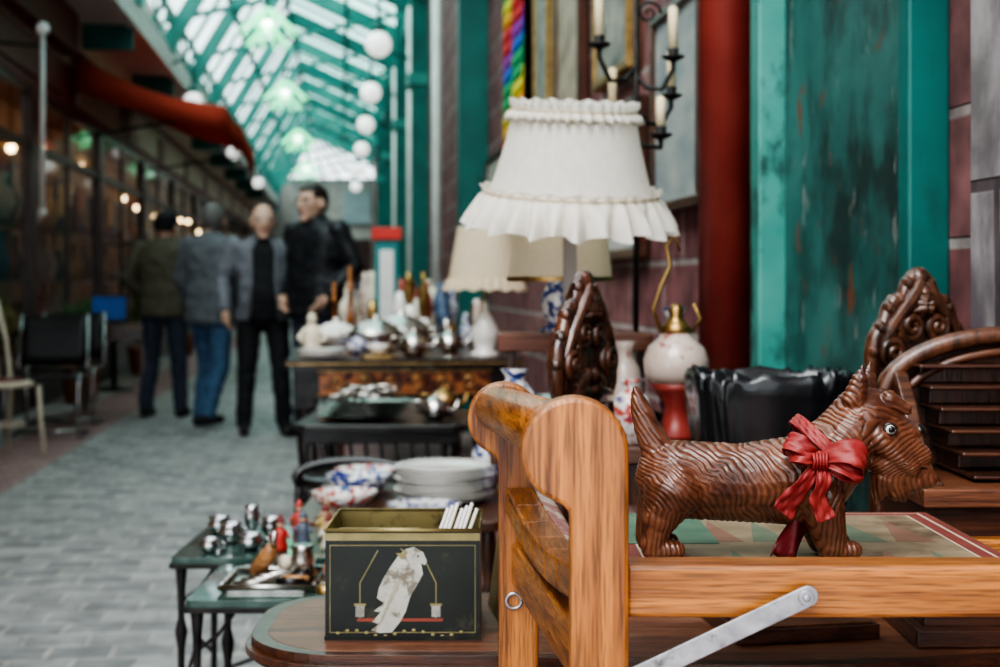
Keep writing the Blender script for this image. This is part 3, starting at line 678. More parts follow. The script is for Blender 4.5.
rib([k(0,0,0),k(-.010,-.010,.010),k(-.022,-.010,.018),k(-.032,.000,.020),k(-.030,.010,.011),k(-.016,.004,.006),k(0,0,0)],[.010,.017,.020,.020,.018,.014,.010],[(.5,.3,.8)]*7,RIB)
rib([k(0,0,0),k(-.010,-.012,.003),k(-.022,-.012,.007),k(-.027,0,.005),k(-.014,.004,-.001),k(0,0,0)],[.010,.016,.019,.017,.014,.010],[(.4,.4,.8)]*6,RIB)
rib([k(-.002,-.002,-.002),k(-.013,-.010,-.018),k(-.024,-.008,-.034),k(-.033,-.004,-.046),k(-.038,-.004,-.055)],[.010,.019,.024,.026,.026],[(1,.2,-.1),(.9,.3,-.2),(.8,.4,-.4),(.8,.3,-.5),(.8,.2,-.6)],RIB)
rib([k(.002,-.002,-.004),k(.003,-.012,-.020),k(-.002,-.010,-.038),k(.004,-.006,-.052),k(.007,-.006,-.062)],[.010,.019,.022,.022,.022],[(1,.3,0),(1,.4,.1),(.9,.5,.1),(1,.3,.1),(1,.2,.3)],RIB)
ring=[];wdl=[]
for i in range(25):
    a=2*pi*i/24; c=Vector((.210,0,.116)); ax=Vector((.72,0,.69)).normalized(); e1=Vector((0,1,0)); e2=ax.cross(e1)
    ring.append(c+e1*math.cos(a)*.0435+e2*math.sin(a)*.0460); wdl.append(tuple(ax))
rib(ring,[.014]*25,wdl,RIB,.0008)
b.obj('ribbon_bow',parent=dog,solid=.0008,fix=False)
b=B(); b.sph(K+Vector((0,-.003,0)),(.0085,.0075,.010),RIB,14)
for a in range(5): b.tube([K+Vector((-.007+.0035*a,-.010,-.008)),K+Vector((-.006+.003*a,-.0125,0)),K+Vector((-.007+.0035*a,-.010,.008))],.0018,RIB,6)
b.obj('ribbon_knot',parent=dog)
b=B(); g=[[(.150+.024*t/8+.026*s_/6,-.012+.01*math.sin(s_+t*.5),.002+.046*t/8+.002*math.sin(s_*2)) for s_ in range(7)] for t in range(9)]
b.sheet(g,RIBD); b.obj('ribbon_end',parent=dog,solid=.0008,fix=False)

# ------------------------------------------------------------------ foreground table
def rrect(x0,x1,y0,y1,r,wav=0,n=10):
    out=[]
    for cx,cy,a0 in ((x0+r,y0+r,180),(x1-r,y0+r,270),(x1-r,y1-r,0),(x0+r,y1-r,90)):
        for kk in range(n+1):
            a=math.radians(a0+90*kk/n); out.append((cx+r*math.cos(a),cy+r*math.sin(a)))
        if a0==180 and wav:
            for kk in range(1,24):
                t=kk/24; x=x0+r+(x1-x0-2*r)*t; out.append((x,y0-wav*math.sin(pi*min(1,max(0,(t-.25)/.75)))))
    return out
b=B()
b.prism(rrect(-.345,.81,1.80,2.17,.14,.045),(0,0,.590),(1,0,0),(0,1,0),(0,0,1),.030,MAHOD)
b.prism(rrect(-.322,.788,1.820,2.152,.12,.045),(0,0,.6195),(1,0,0),(0,1,0),(0,0,1),.001,MAHO)
b.prism(rrect(-.30,.78,1.845,2.13,.11,.03),(0,0,.535),(1,0,0),(0,1,0),(0,0,1),.055,MAHOD)
b.prism(rrect(-.352,.815,1.793,2.177,.14,.045),(0,0,.598),(1,0,0),(0,1,0),(0,0,1),.010,MAHOD)
for x,y in ((-.22,1.92),(-.22,2.08),(.72,1.92),(.72,2.08)):
    b.lathe([(.012,0),(.022,.03),(.014,.08),(.02,.25),(.03,.45),(.022,.5),(.03,.535)],(x,y,0),MAHOD,14)
b.obj('mahogany_side_table',bevel=.005)

TIN=stain(pm('black_green_tin',(.006,.009,.007),(.016,.020,.015),9,.3,.2,coat=.25,detail=4),(.05,.046,.025),18,.58,.68,(1,1,1))
GOLD=stain(pm('gold_lacquer',(.24,.19,.08),(.42,.34,.16),12,.33,.7),(.08,.06,.03),20,.55,.68,(1,1,1))
GOLDD=pm('gold_print',(.18,.15,.06),(.30,.25,.11),30,.45)
BIRDW=stain(pm('cockatoo_print',(.36,.35,.30),(.50,.48,.43),60,.5),(.18,.16,.12),50,.53,.60,(1,1,1))
b=B(); x0,x1,y0,y1,z0,z1=-.236,-.027,1.875,2.045,.6205,.769
t=.0015
b.bb(x0,x1,y0,y0+t,z0,z1,TIN);b.bb(x0,x1,y1-t,y1,z0,z1,TIN);b.bb(x0,x0+t,y0+t,y1-t,z0,z1,TIN);b.bb(x1-t,x1,y0+t,y1-t,z0,z1,TIN);b.bb(x0+t,x1-t,y0+t,y1-t,z0,z0+t,GOLD)
e=.0006
b.bb(x0+t,x1-t,y0+t,y0+t+e,z0,z1-.002,GOLD);b.bb(x0+t,x1-t,y1-t-e,y1-t,z0,z1-.002,GOLD);b.bb(x0+t,x0+t+e,y0+t,y1-t,z0,z1-.002,GOLD);b.bb(x1-t-e,x1-t,y0+t,y1-t,z0,z1-.002,GOLD)
b.tube([(x0,y0,z1),(x1,y0,z1),(x1,y1,z1),(x0,y1,z1),(x0,y0,z1)],.0026,GOLD,8)
b.bb(x0-.001,x1+.001,y0-.0015,y0,z0,z0+.006,TIN); b.bb(x0,x1,y0-.0012,y0,z1-.014,z1-.004,GOLDD)
ff=y0-.0006
def fr(xa,xb,za,zb,wd,m):
    b.bb(xa,xb,ff,y0,za,za+wd,m);b.bb(xa,xb,ff,y0,zb-wd,zb,m);b.bb(xa,xa+wd,ff,y0,za+wd,zb-wd,m);b.bb(xb-wd,xb,ff,y0,za+wd,zb-wd,m)
fr(x0+.006,x1-.006,z0+.010,z1-.020,.0010,GOLDD)
bird=[(-.1269,.7436),(-.1161,.7463),(-.1040,.7396),(-.0986,.7274),(-.1013,.7220),(-.1067,.7247),(-.1040,.7099),(-.1121,.6950),(-.1215,.6788),(-.1269,.6599),(-.1350,.6451),(-.1458,.6316),(-.1620,.6302),(-.1742,.6343),(-.1634,.6424),(-.1728,.6451),(-.1607,.6586),(-.1701,.6599),(-.1566,.6707),(-.1661,.6775),(-.1634,.6910),(-.1566,.7058),(-.1472,.7207),(-.1377,.7342)]
b.prism(bird,(0,y0-.0010,0),(1,0,0),(0,0,1),(0,1,0),.001,BIRDW)
b.prism([(-.1242,.7396),(-.135,.7450),(-.1296,.7382),(-.1404,.7382),(-.1323,.7288)],(0,y0-.0014,0),(1,0,0),(0,0,1),(0,1,0),.0004,GOLDD)
b.sph((-.1107,y0-.0012,.7342),(.0014,.0006,.0014),TIN,8)
for q in range(6): b.beam((-.125-.006*q,y0-.0012,.715-.012*q),(-.145-.004*q,y0-.0012,.690-.010*q),.001,.0004,GOLDD,up=(0,1,0))
b.bb(-.193,-.077,y0-.0008,y0,.646,.650,pm('perch_red',(.24,.05,.03),None,9,.5))
for q in (-.189,-.0864):
    b.beam((q,y0-.0004,.648),(q,y0-.0004,.698),.0014,.0008,GOLDD,up=(0,1,0)); b.beam((q,y0-.0004,.698),(-.135+(q+.135)*.55,y0-.0004,.742),.0014,.0008,GOLDD,up=(0,1,0))
    b.bb(q-.006,q+.006,y0-.0009,y0,.652,.668,SILV); b.bb(q-.008,q+.008,y0-.0011,y0,.667,.670,GOLDD)
for q in range(14): b.sph((-.2187+.0128*q,y0-.0006,.630+.004*math.sin(q)),(.003,.0006,.0022),GOLDD,8)
for i in range(7):
    xs=-.125+.007*i; b.tube([(xs,1.93+.004*i,.64),(xs+.050,2.0,.778+.004*(i%3))],.0026,PORC,8)
b.bb(x0+.012,x1-.085,1.93,1.935,.63,.762,GOLDD)
b.obj('painted_tin_box')
b=B()
for i,m in enumerate((GOLDD,CREAMB,BRNB,GREEN)):
    b.box((.006+.009*i,2.02+.012*i,.715),(.004,.13,.19),m,(0,math.radians(8),math.radians(8)))
b.obj('upright_picture_cards')
# ------------------------------------------------------------------ writing gallery (right) on table
b=B()
arc=[(.56,.6205),(.56,.93)]+[(.56+.19*(1-math.cos(a*pi/20)),.93+.095*math.sin(a*pi/20)) for a in range(1,11)]+[(.80,1.025),(.80,.6205)]
b.prism(arc,(0,2.06,0),(1,0,0),(0,0,1),(0,1,0),.02,WALNX)
mold=[(.562+.19*(1-math.cos(a*pi/20)),2.05,.935+.095*math.sin(a*pi/20)) for a in range(0,11)]+[(.80,2.05,1.03)]
b.tube([(p[0],p[1]-.005,p[2]-.004) for p in mold],.014,CARV,12); b.tube([(p[0]+.016,p[1]-.02,p[2]-.026) for p in mold[:-1]]+[(.80,2.03,1.002)],.007,WALNX,8)
for i in range(6):
    z=.985-.029*i; b.bb(.605+.008*i,.80,2.0-.022*i,2.06,z-.006,z,MAHOD); b.bb(.615+.008*i,.80,2.035-.018*i,2.06,z-.029,z-.006,WALN)
b.prism([(2.06,.6205),(2.06,.98),(2.02,.97),(1.98,.93),(1.94,.87),(1.90,.845),(1.86,.835),(1.86,.6205)],(.575,0,0),(0,1,0),(0,0,1),(1,0,0),.02,WALNX)
b.bb(.56,.80,1.835,2.07,.805,.83,MAHO); b.bb(.565,.80,1.85,2.06,.6205,.805,MAHOD)
b.bb(.55,.80,1.83,2.07,.6205,.645,MAHOD)
for x in (.62,.72): b.sph((x,1.842,.73),.009,BRASS,12)
b.obj('writing_desk_gallery',bevel=.003)
b=B(); b.box((.40,1.95,.631),(.20,.18,.020),MAHOD,(0,0,.18)); b.box((.40,1.95,.6425),(.185,.165,.003),MAHO,(0,0,.18)); b.obj('wooden_box',bevel=.003)

# ------------------------------------------------------------------ carved chairs
def spiral(b,c,R,turns,ax,up,m,r=.005,sgn=1,a0=0,depth=Vector((0,0,0))):
    ax=Vector(ax);up=Vector(up);c=Vector(c);P=[];Rr=[]
    N=int(20*turns)
    for i in range(N+1):
        t=i/N; rr=R*(1-t*.85); a=a0+sgn*2*pi*turns*t; P.append(c+ax*rr*math.cos(a)+up*rr*math.sin(a)+depth*t); Rr.append(r*(1-.4*t))
    b.tube(P,Rr,m,8)
def carved_back(c,yaw,wid,ztop,name,W1,seat=None,th=.028,vs=1.0):
    b=B(); ax=Vector((math.cos(yaw),math.sin(yaw),0)); up=Vector((0,0,1)); nn=Vector((math.sin(yaw),-math.cos(yaw),0))
    c=Vector(c); h=wid*.5; H=ztop
    half=[(0,0),(.12,-.008),(.24,-.022),(.34,-.046),(.42,-.052),(.54,-.050),(.66,-.066),(.74,-.092),(.84,-.102),(.95,-.118),(1,-.145),(.98,-.178),(.86,-.195),(.70,-.186),(.5,-.20),(.25,-.215),(0,-.22)]
    out=[(x*h,H+z*.9*vs) for x,z in half]+[(-x*h,H+z*.9*vs) for x,z in reversed(half[1:-1])]
    b.prism(out,c+nn*th/2,ax,up,-nn,th,W1)
    # rounded gadroon moulding that follows the crest outline
    rim=[c+ax*x+up*z for x,z in [(q*h,H+z*.9*vs) for q,z in half[:13]]]; rim2=[c+ax*x+up*z for x,z in [(-q*h,H+z*.9*vs) for q,z in half[:13]]]
    b.tube(rim,[.008+th*.28]*len(rim),W1,10); b.tube(rim2,[.008+th*.28]*len(rim2),W1,10)
    for q,z in half[2:12:2]:
        for sg in (-1,1): b.sph(c+ax*sg*q*h+up*(H+z*.9*vs+.004),(.012,.012+th*.3,.014),W1,10)
    R1=min(.030,h*.3)
    for sg in (-1,1):
        for f in (1,-1):
            o=c+nn*f*(th/2+.002)
            spiral(b,o+ax*sg*h*.68+up*(H-.125*vs),R1,2,ax*sg,up,W1,.009,1,pi*.6,nn*f*.008)
            spiral(b,o+ax*sg*h*.28+up*(H-.085*vs),R1*.85,1.8,ax*sg,up,W1,.008,-1,pi*.2,nn*f*.008)
            b.tube([o+ax*sg*h*q[0]+up*(H+q[1]*vs) for q in ((.04,-.012),(.16,-.03),(.30,-.045),(.45,-.06),(.65,-.08),(.9,-.118))],[.009,.013,.012,.010,.010,.006],W1,8)
            b.tube([o+ax*sg*h*q[0]+up*(H+q[1]*vs) for q in ((.02,-.17),(.2,-.165),(.45,-.17),(.8,-.175))],[.006,.011,.009,.005],W1,8)
            for kk in range(5):
                a=pi/2+sg*(.25+.38*kk); q=o+up*(H-.052*vs)+ax*.006*sg; b.tube([q,q+(ax*math.cos(a)*.6+up*math.sin(a))*.022+nn*f*.010,q+(ax*math.cos(a)*.7+up*math.sin(a))*.042],[.007,.009,.003],W1,8)
            for kk in range(4): b.sph(o+ax*sg*h*(.12+.1*kk)+up*(H-.145*vs-.005*kk),(.010,.010,.014),W1,8)
    b.sph(c+up*(H-.008),(.018,.022,.020),W1,12); b.sph(c+up*(H-.055*vs),(.016,.026,.026),W1,12)
    for sg in (-1,1):
        b.tube([c+ax*sg*h*.86+up*z for z in (0,.1,.4,.45,.6,H-.19*vs)],[.014,.018,.02,.02,.017,.014],WALN,12)
    for kk in range(4):
        x=-.5+kk/3.0; b.tube([c+ax*h*x+up*z for z in (.5,.62,.7,H-.2*vs)],[.007,.012,.008,.009],WALN,8)
    b.beam(c-ax*h*.86+up*.5,c+ax*h*.86+up*.5,.03,.04,WALN)
    if seat:
        s2=Vector(seat)
        q=[c-ax*h,c+ax*h,c+ax*h+s2,c-ax*h+s2]
        b.add([p+up*.42 for p in q]+[p+up*.46 for p in q],[(0,3,2,1),(4,5,6,7),(0,1,5,4),(1,2,6,5),(2,3,7,6),(3,0,4,7)],WALN)
        for sg in (-1,1): b.tube([c+ax*sg*h*.86+s2*.93+up*z for z in (0,.1,.2,.42)],[.013,.02,.016,.02],WALN,10)
    b.obj(name,bevel=.003)
carved_back((.146,2.42,0),math.radians(60),.21,1.115,'carved_chair',CARVD,seat=(-.34,.10,0),th=.022,vs=1.18)
carved_back((.684,2.275,0),math.radians(24),.185,1.118,'carved_chair',CARV,th=.022)

# ------------------------------------------------------------------ bin with bag
b=B(); BAG=pm('black_bin_bag',(.006,.007,.008),(.014,.015,.017),30,.20,coat=.3)
BINP=pm('bin_plastic',(.02,.02,.022),None,10,.5)
g=[];N=120
prof=[(.84,.45),(.87,.55),(.91,.66),(.95,.74),(1.0,.80),(1.08,.86),(1.12,.905),(1.14,.93),(1.10,.942),(1.04,.943),(.98,.935),(.94,.90),(.92,.80)]
cx,cy=.483,2.48
for i,(rr,z) in enumerate(prof):
    row=[]
    for j in range(N+1):
        th=2*pi*(j%N)/N; c,s_=math.cos(th),math.sin(th); e=.5
        x=.128*rr*math.copysign(abs(c)**e,c); y=.10*rr*math.copysign(abs(s_)**e,s_)
        q=Vector((c*2.5,s_*2.5,z*5)); wv=.024*noise.noise(q*1.5)+.026*noise.noise(q*4)+.020*abs(noise.noise(q*9))
        row.append((cx+x*(1+wv*2.0),cy+y*(1+wv*2.0),z+(.4*wv if z>.8 else 0)))
    g.append(row)
b.sheet(g,BAG)
st=b.mark(); b.lathe([(.105,0),(.108,.02),(.125,.55),(.130,.9)],(0,0,0),BINP,32,sq=(.95,.72)); b.xf(st,Matrix.Translation((cx,cy,0)))
b.obj('rubbish_bin_with_bag',solid=.0015,fix=False)

# ------------------------------------------------------------------ lamp side table and things on it
b=B(); b.bb(-.02,.44,2.74,3.42,.745,.78,WALNX); b.bb(.0,.42,2.77,3.39,.66,.745,WALN)
for x in (.02,.40):
    for y in (2.79,3.37): b.lathe([(.012,0),(.02,.05),(.014,.3),(.022,.5),(.018,.66)],(x,y,0),WALN,12)
b.obj('dark_lamp_table',bevel=.004)
lamp=B(); lx,ly=.146,2.90
lamp.lathe([(.075,0),(.08,.012),(.05,.03),(.02,.05),(.018,.1),(.03,.14),(.018,.18)],(lx,ly,.781),WHITEP,20)
lamp.bb(lx-.014,lx+.014,ly-.014,ly+.014,.95,1.25,pm('grey_wood',(.22,.19,.17),(.34,.3,.27),14,.6,stretch=(1,1,.1)))
lamp.tube([(lx,ly,1.25),(lx,ly,1.31)],.016,BRASS,12); lamp.sph((lx,ly,1.35),(.028,.028,.035),OPAL,12)
st=lamp.mark(); n=360
lamp.lathe([(.188,.0,.0004,90),(.178,.02,.0004,90),(.157,.09,.0004,90),(.139,.16,.0004,90),(.127,.225,.0004,90)],(0,0,0),CREAMC,n,capb=False,capt=False)
lamp.lathe([(.131,.250,.005,40,.003),(.131,.238,.003,40),(.126,.230,.001,40),(.135,.222,.005,40),(.140,.206,.008,40,.003),(.130,.214,.002,40)],(0,0,0),CREAMC,n,capb=False,capt=False)
lamp.lathe([(.187,.060,.005,40,.003),(.180,.047,.001,40),(.190,.036,.005,40),(.199,.016,.009,28),(.207,-.006,.013,28,.004),(.212,-.028,.018,28,.007)],(0,0,0),CREAMC,n,capb=False,capt=False)
lamp.tube([(.1275*math.cos(a*pi/24),.1275*math.sin(a*pi/24),.230) for a in range(49)],.0028,CREAMD,6)
lamp.tube([(.182*math.cos(a*pi/24),.182*math.sin(a*pi/24),.047) for a in range(49)],.0028,CREAMD,6)
for a in (0,2.1,4.2): lamp.tube([(0,0,.20),(.126*math.cos(a),.126*math.sin(a),.226)],.002,BRASS,6)
lamp.xf(st,Matrix.Translation((lx,ly,1.247))@Matrix.Rotation(math.radians(9),4,'X')@Matrix.Rotation(math.radians(2),4,'Y')@Matrix.Diagonal((1,1,.94,1)))
lamp.obj('ruffled_shade_lamp',fix=False)
b=B(); b.bb(-.005,.335,3.03,3.20,.955,.993,wood('cherry_board',(.11,.03,.015),(.24,.075,.035),'x',.35,.3))
for x in (.015,.30): b.bb(x,x+.02,3.06,3.17,.781,.955,WALN)
b.obj('wooden_riser_shelf',bevel=.003)
def small_lamp(name,x,y,z,base,shade,rs,r2,hs,m1,m2,wav=.0,ruf=False):
    b=B(); b.lathe([(base*.5,0),(base*.52,base*.1),(base*.3,base*.2),(base*.45,base*.5),(base*.5,base*.9),(base*.3,base*1.3),(base*.12,base*1.6),(base*.1,base*1.9)],(x,y,z),m1,24)
    zz=z+shade; b.tube([(x,y,z+base*1.8),(x,y,zz+hs*.5)],.008,BRASS,8)
    n=120
    b.lathe([(r2,0,wav,40),((rs+r2)/2,hs*.5,wav,40),(rs,hs,wav,40)],(x,y,zz),m2,n,capb=False,capt=False)
    if ruf: b.lathe([(r2+.004,.02,.006,30),(r2+.02,-.03,.012,30,.006)],(x,y,zz),m2,n,capb=False,capt=False)
    b.lathe([(r2+.002,-.004),(r2+.003,.006)],(x,y,zz),BRASS if not ruf else m2,n,capb=False,capt=False)
    b.sph((x,y,zz+hs*.4),.03,OPAL,10)
    return b.obj(name,fix=False)
small_lamp('drum_shade_lamp',.135,3.12,.994,.088,.118,.105,.118,.108,BLUEP,CREAMD)
small_lamp('pleated_shade_lamp',-.07,6.35,.777,.13,.33,.12,.165,.26,PORC,CREAMD,.003,True)
b=B(); x,y=.325,3.32
b.lathe([(.07,0),(.07,.01),(.02,.03),(.012,.06)],(x,y,.781),IRON,16); b.tube([(x,y,.83),(x,y,1.98)],.0065,IRON,10)
def arm(dx,dy,z0,z1,hc):
    P=[(x,y,z0),(x+dx*.3,y+dy*.3,z0-.03),(x+dx*.7,y+dy*.7,z0-.035),(x+dx,y+dy,z1-.02),(x+dx,y+dy,z1)]
    b.tube(P,.006,IRON,8); b.lathe([(.010,0),(.026,.008),(.028,.012),(.012,.012),(.014,.03)],(x+dx,y+dy,z1),IRON,16)
    b.lathe([(.011,0),(.0115,hc),(.004,hc+.006)],(x+dx,y+dy,z1+.025),CANDLE,12)
arm(-.09,-.03,1.62,1.66,.12); arm(.085,-.03,1.60,1.63,.10); arm(.05,-.08,1.46,1.44,.07); arm(-.05,.07,1.48,1.50,.1); arm(.09,.05,1.52,1.55,.09)
spiral(b,(x-.03,y,1.45),.03,1.5,(1,0,0),(0,0,1),IRON,.004); spiral(b,(x+.03,y,1.75),.03,1.5,(1,0,0),(0,0,1),IRON,.004)
b.obj('iron_candelabra')
b=B(); x,y=.365,2.88; z=.781
b.lathe([(.045,0),(.05,.01),(.03,.03),(.026,.07),(.045,.10),(.055,.115)],(x,y,z),REDP,24)
b.lathe([(.053,.115),(.066,.135),(.068,.165),(.058,.19),(.036,.21),(.030,.22)],(x,y,z),FLOR,28)
b.lathe([(.032,.22),(.036,.227),(.022,.24),(.013,.255),(.018,.267),(.008,.28)],(x,y,z),BRASS,20)
b.tube([(x-.032,y,z+.22),(x-.048,y,z+.27),(x-.030,y,z+.32),(x-.012,y,z+.36),(x-.020,y,z+.40),(x-.004,y,z+.42),(x+.008,y,z+.39)],[.004,.004,.005,.005,.004,.004,.003],BRASS,8)
b.tube([(x+.032,y,z+.22),(x+.050,y,z+.25),(x+.036,y,z+.28)],.0035,BRASS,8)
b.obj('porcelain_oil_lamp')
def vase(name,x,y,z,h,r,m):
    b=B(); b.lathe([(r*.55,0),(r*.6,.01*h),(r*.9,h*.3),(r,h*.5),(r*.8,h*.72),(r*.4,h*.85),(r*.45,h*.92),(r*.62,h),(r*.55,h)],(x,y,z),m,24); return b.obj(name)
vase('imari_vase',.265,2.80,.781,.13,.042,IMARI); vase('blue_white_vase',.03,2.80,.781,.15,.048,BLUEP)
vase('floral_vase',.265,2.955,.781,.20,.04,FLOR); vase('blue_white_vase',.390,3.10,.781,.27,.042,BLUEP)
b=B(); b.lathe([(.05,0),(.09,.02),(.105,.05),(.10,.052),(.085,.025),(.0,.02)],(.10,3.31,.781),SILV,24); b.obj('silver_bowl')

# ------------------------------------------------------------------ inlaid table (alley-aligned)
MARQ=pm('marquetry_panel',(.06,.015,.008),(.30,.11,.04),26,.3,coat=.4,p=(.42,.6),detail=3)
tb=B(); U0,U1,V0,V1=-.23,.80,6.08,7.35
tb.bb(U0,U1,V0,V1,.74,.776,EBON); tb.bb(U0-.004,U1+.004,V0-.004,V1+.004,.752,.760,BRASS); tb.bb(U0+.03,U1-.03,V0+.03,V1-.03,.776,.7765,MAHOD)
tb.bb(U0+.04,U1-.04,V0+.03,V1-.03,.60,.74,EBON); tb.bb(U0+.14,U1-.14,V0+.022,V0+.03,.622,.722,MARQ); tb.bb(U0+.032,U0+.04,V0+.14,V1-.14,.622,.722,MARQ)
for zz in (.618,.722): tb.bb(U0+.13,U1-.13,V0+.018,V0+.03,zz,zz+.005,BRASS)
for k_ in range(6): spiral(tb,(U0+.22+.115*k_,V0+.02,.672),.032,1.5,(1,0,0),(0,0,1 if k_%2 else -1),BRASS,.0035)
for uu in (U0+.08,U1-.08):
    for vv in (V0+.08,V1-.08):
        tb.bb(uu-.045,uu+.045,vv-.045,vv+.045,.56,.74,EBON)
        tb.lathe([(.022,0),(.034,.015),(.026,.05),(.022,.08),(.036,.10),(.026,.13),(.030,.30),(.040,.44),(.03,.46),(.044,.49),(.034,.52),(.046,.56)],(uu,vv,0),EBON,16)
        tb.lathe([(.045,.485),(.046,.495)],(uu,vv,0),BRASS,16)
tb.bb(U0+.1,U1-.1,V0+.1,V1-.1,.16,.19,EBON)
tb.obj('inlaid_table',alley=True,bevel=.004)
Z=.777
def tureen(u,v,z,r,m,name='silver_tureen'):
    b=B(); b.lathe([(r*.5,0),(r*.55,.012),(r*.3,r*.25),(r*.8,r*.5),(r,r*.8),(r*1.04,r*.95),(r*.98,r*1.0),(r*.8,r*1.3),(r*.35,r*1.55),(r*.1,r*1.6),(r*.15,r*1.75),(r*.02,r*1.85)],(u,v,z),m,24,sq=(1.25,.85))
    for sg in (-1,1): b.tube([(u+sg*r*1.1,v,z+r*.6),(u+sg*r*1.6,v,z+r*.75),(u+sg*r*1.65,v,z+r*1.0),(u+sg*r*1.15,v,z+r*.95)],r*.07,m,8)
    b.obj(name,alley=True)
tureen(.17,6.62,Z,.10,SILV); tureen(.30,6.86,Z,.11,SILV); tureen(-.02,6.82,Z,.09,PORC,'porcelain_tureen')
def teapot(u,v,z,r,m,name,alley=True):
    b=B(); b.lathe([(r*.5,0),(r*.6,.01),(r*.95,r*.5),(r,r*.8),(r*.7,r*1.3),(r*.5,r*1.4),(r*.3,r*1.55),(r*.08,r*1.6),(r*.12,r*1.75),(.002,r*1.8)],(u,v,z),m,20)
    b.tube([(u+r*.85,v,z+r*.5),(u+r*1.4,v,z+r*.8),(u+r*1.6,v,z+r*1.35)],[r*.22,r*.14,r*.1],m,10); b.tube([(u-r*.7,v,z+r*1.2),(u-r*1.4,v,z+r*1.25),(u-r*1.5,v,z+r*.7),(u-r*.9,v,z+r*.45)],r*.09,m,8)
    return b.obj(name,alley=alley)
teapot(.33,6.28,Z,.07,SILV,'silver_teapot'); teapot(.08,6.40,Z,.055,BLUEP,'porcelain_teapot'); teapot(.52,6.62,Z,.065,SILV,'silver_teapot')
b=B()
b.lathe([(.06,0),(.06,.02),(.04,.03),(.05,.07),(.035,.11),(.025,.14)],(-.13,6.5,Z),CREAMP,14); b.sph((-.13,6.5,Z+.165),(.024,.026,.03),CREAMP,12); b.tube([(-.10,6.49,Z+.12),(-.06,6.47,Z+.08),(-.09,6.45,Z+.06)],.012,CREAMP,8); b.tube([(-.16,6.49,Z+.12),(-.19,6.47,Z+.08),(-.17,6.45,Z+.06)],.012,CREAMP,8)
b.obj('seated_figurine',alley=True)
b=B()
for i in range(4): b.lathe([(.05,0),(.10,.008),(.115,.016),(.10,.012),(.05,.006)],(-.08,6.22,Z+.008*i),PORC,24)
b.obj('plate_stack',alley=True)
b=B(); b.prism(rrect(.09,.25,6.12,6.28,.03),(0,0,Z),(1,0,0),(0,1,0),(0,0,1),.012,BRASS); b.lathe([(.03,0),(.045,.03),(.05,.05),(.04,.05)],(.17,6.2,Z+.013),PORC,16); b.obj('brass_tray',alley=True)
COPP=pm('copper_candlestick',(.35,.13,.05),(.5,.2,.08),9,.3,.8)
for (u,v,h) in ((.05,7.08,.42),(-.03,7.14,.34)):
    b=B(); b.lathe([(.035,0),(.035,.01),(.015,.03),(.012,h*.3),(.022,h*.35),(.01,h*.45),(.01,h*.7),(.022,h*.72),(.012,h*.73),(.011,h)],(u,v,Z),COPP,14); b.obj('candlestick',alley=True)
rb=B()
for i in range(14):
    u,v=rnd.uniform(.16,.72),rnd.uniform(7.08,7.28); h=rnd.uniform(.10,.30); r=rnd.uniform(.02,.045); rb.lathe([(r*.5,0),(r*.3,h*.2),(r,h*.5),(r*.9,h*.8),(r*.5,h)],(u,v,Z),rnd.choice([SILV,PORC,BLUEP,BRASS,gcols[2],FLOR]),12)
rb.obj('assorted_bric_a_brac',alley=True)
for ti,(v0,v1) in enumerate(((7.9,9.6),(10.9,12.6),(13.2,15.5))):
    tb=B(); tb.bb(-.05,.85,v0,v1,.74,.77,MAHOD)
    for uu in (0,.8):
        for vv in (v0+.06,v1-.06): tb.bb(uu-.025,uu+.025,vv-.025,vv+.025,0,.74,MAHOD)
    tb.obj('trestle_table',alley=True)
    rb=B()
    for i in range(30):
        u,v=rnd.uniform(.05,.78),rnd.uniform(v0+.5,v1-.1); h=rnd.uniform(.08,.42); r=rnd.uniform(.03,.07)
        rb.lathe([(r*.5,0),(r*.3,h*.2),(r,h*.5),(r*.9,h*.7),(r*.4,h*.85),(r*.5,h)],(u,v,.771),rnd.choice([SILV,PORC,BLUEP,BRASS,gcols[3],gcols[2],gcols[7],gcols[1],FLOR]),12)
    rb.obj('assorted_bric_a_brac',alley=True)
b=B(); TBOX=pm('teal_box_paint',(.02,.2,.2),(.04,.28,.28),5,.5); b.bb(.20,.33,7.98,8.1,.771,1.36,TBOX); b.bb(.18,.35,7.96,8.12,1.36,1.43,pm('red_sign_paint',(.5,.04,.03),None,6,.5)); b.bb(.225,.305,7.97,7.98,.9,1.3,WHITEP); b.obj('painted_clock_case',alley=True,bevel=.004)

# ------------------------------------------------------------------ black shelf table with silver
def turned(b,x,y,h,m,r=.022): b.lathe([(r*.7,0),(r*1.3,h*.04),(r*.7,h*.1),(r,h*.2),(r*1.4,h*.26),(r*.7,h*.32),(r,h*.55),(r*1.4,h*.62),(r*.7,h*.7),(r*1.2,h*.85),(r*.9,h)],(x,y,0),m,14)
b=B(); x0,x1,y0,y1=-.74,-.12,4.95,5.6
b.prism(rrect(x0,x1,y0,y1,.05),(0,0,.575),(1,0,0),(0,1,0),(0,0,1),.025,EBON); b.bb(x0+.03,x1-.03,y0+.03,y1-.03,.53,.575,EBON)
for x in (x0+.06,x1-.06):
    for y in (y0+.06,y1-.06): turned(b,x,y,.53,EBON)
b.bb(x0+.06,x1-.06,y0+.05,y1-.05,.16,.185,EBON)
for i in range(9): b.tube([(x0+.09+.055*i,y0+.06,.185),(x0+.09+.055*i+.02,y0+.06,.34),(x0+.09+.055*i,y0+.06,.53)],.008,EBON,8)
b.obj('ebonised_whatnot_table',bevel=.003)
b=B()
for i in range(5): b.lathe([(.0,0),(.11,.004),(.14,.016),(.145,.018),(.12,.01)],(-.52+.01*i,5.17+.02*i,.601+.012*i),SILV,24,sq=(1.2,.8))
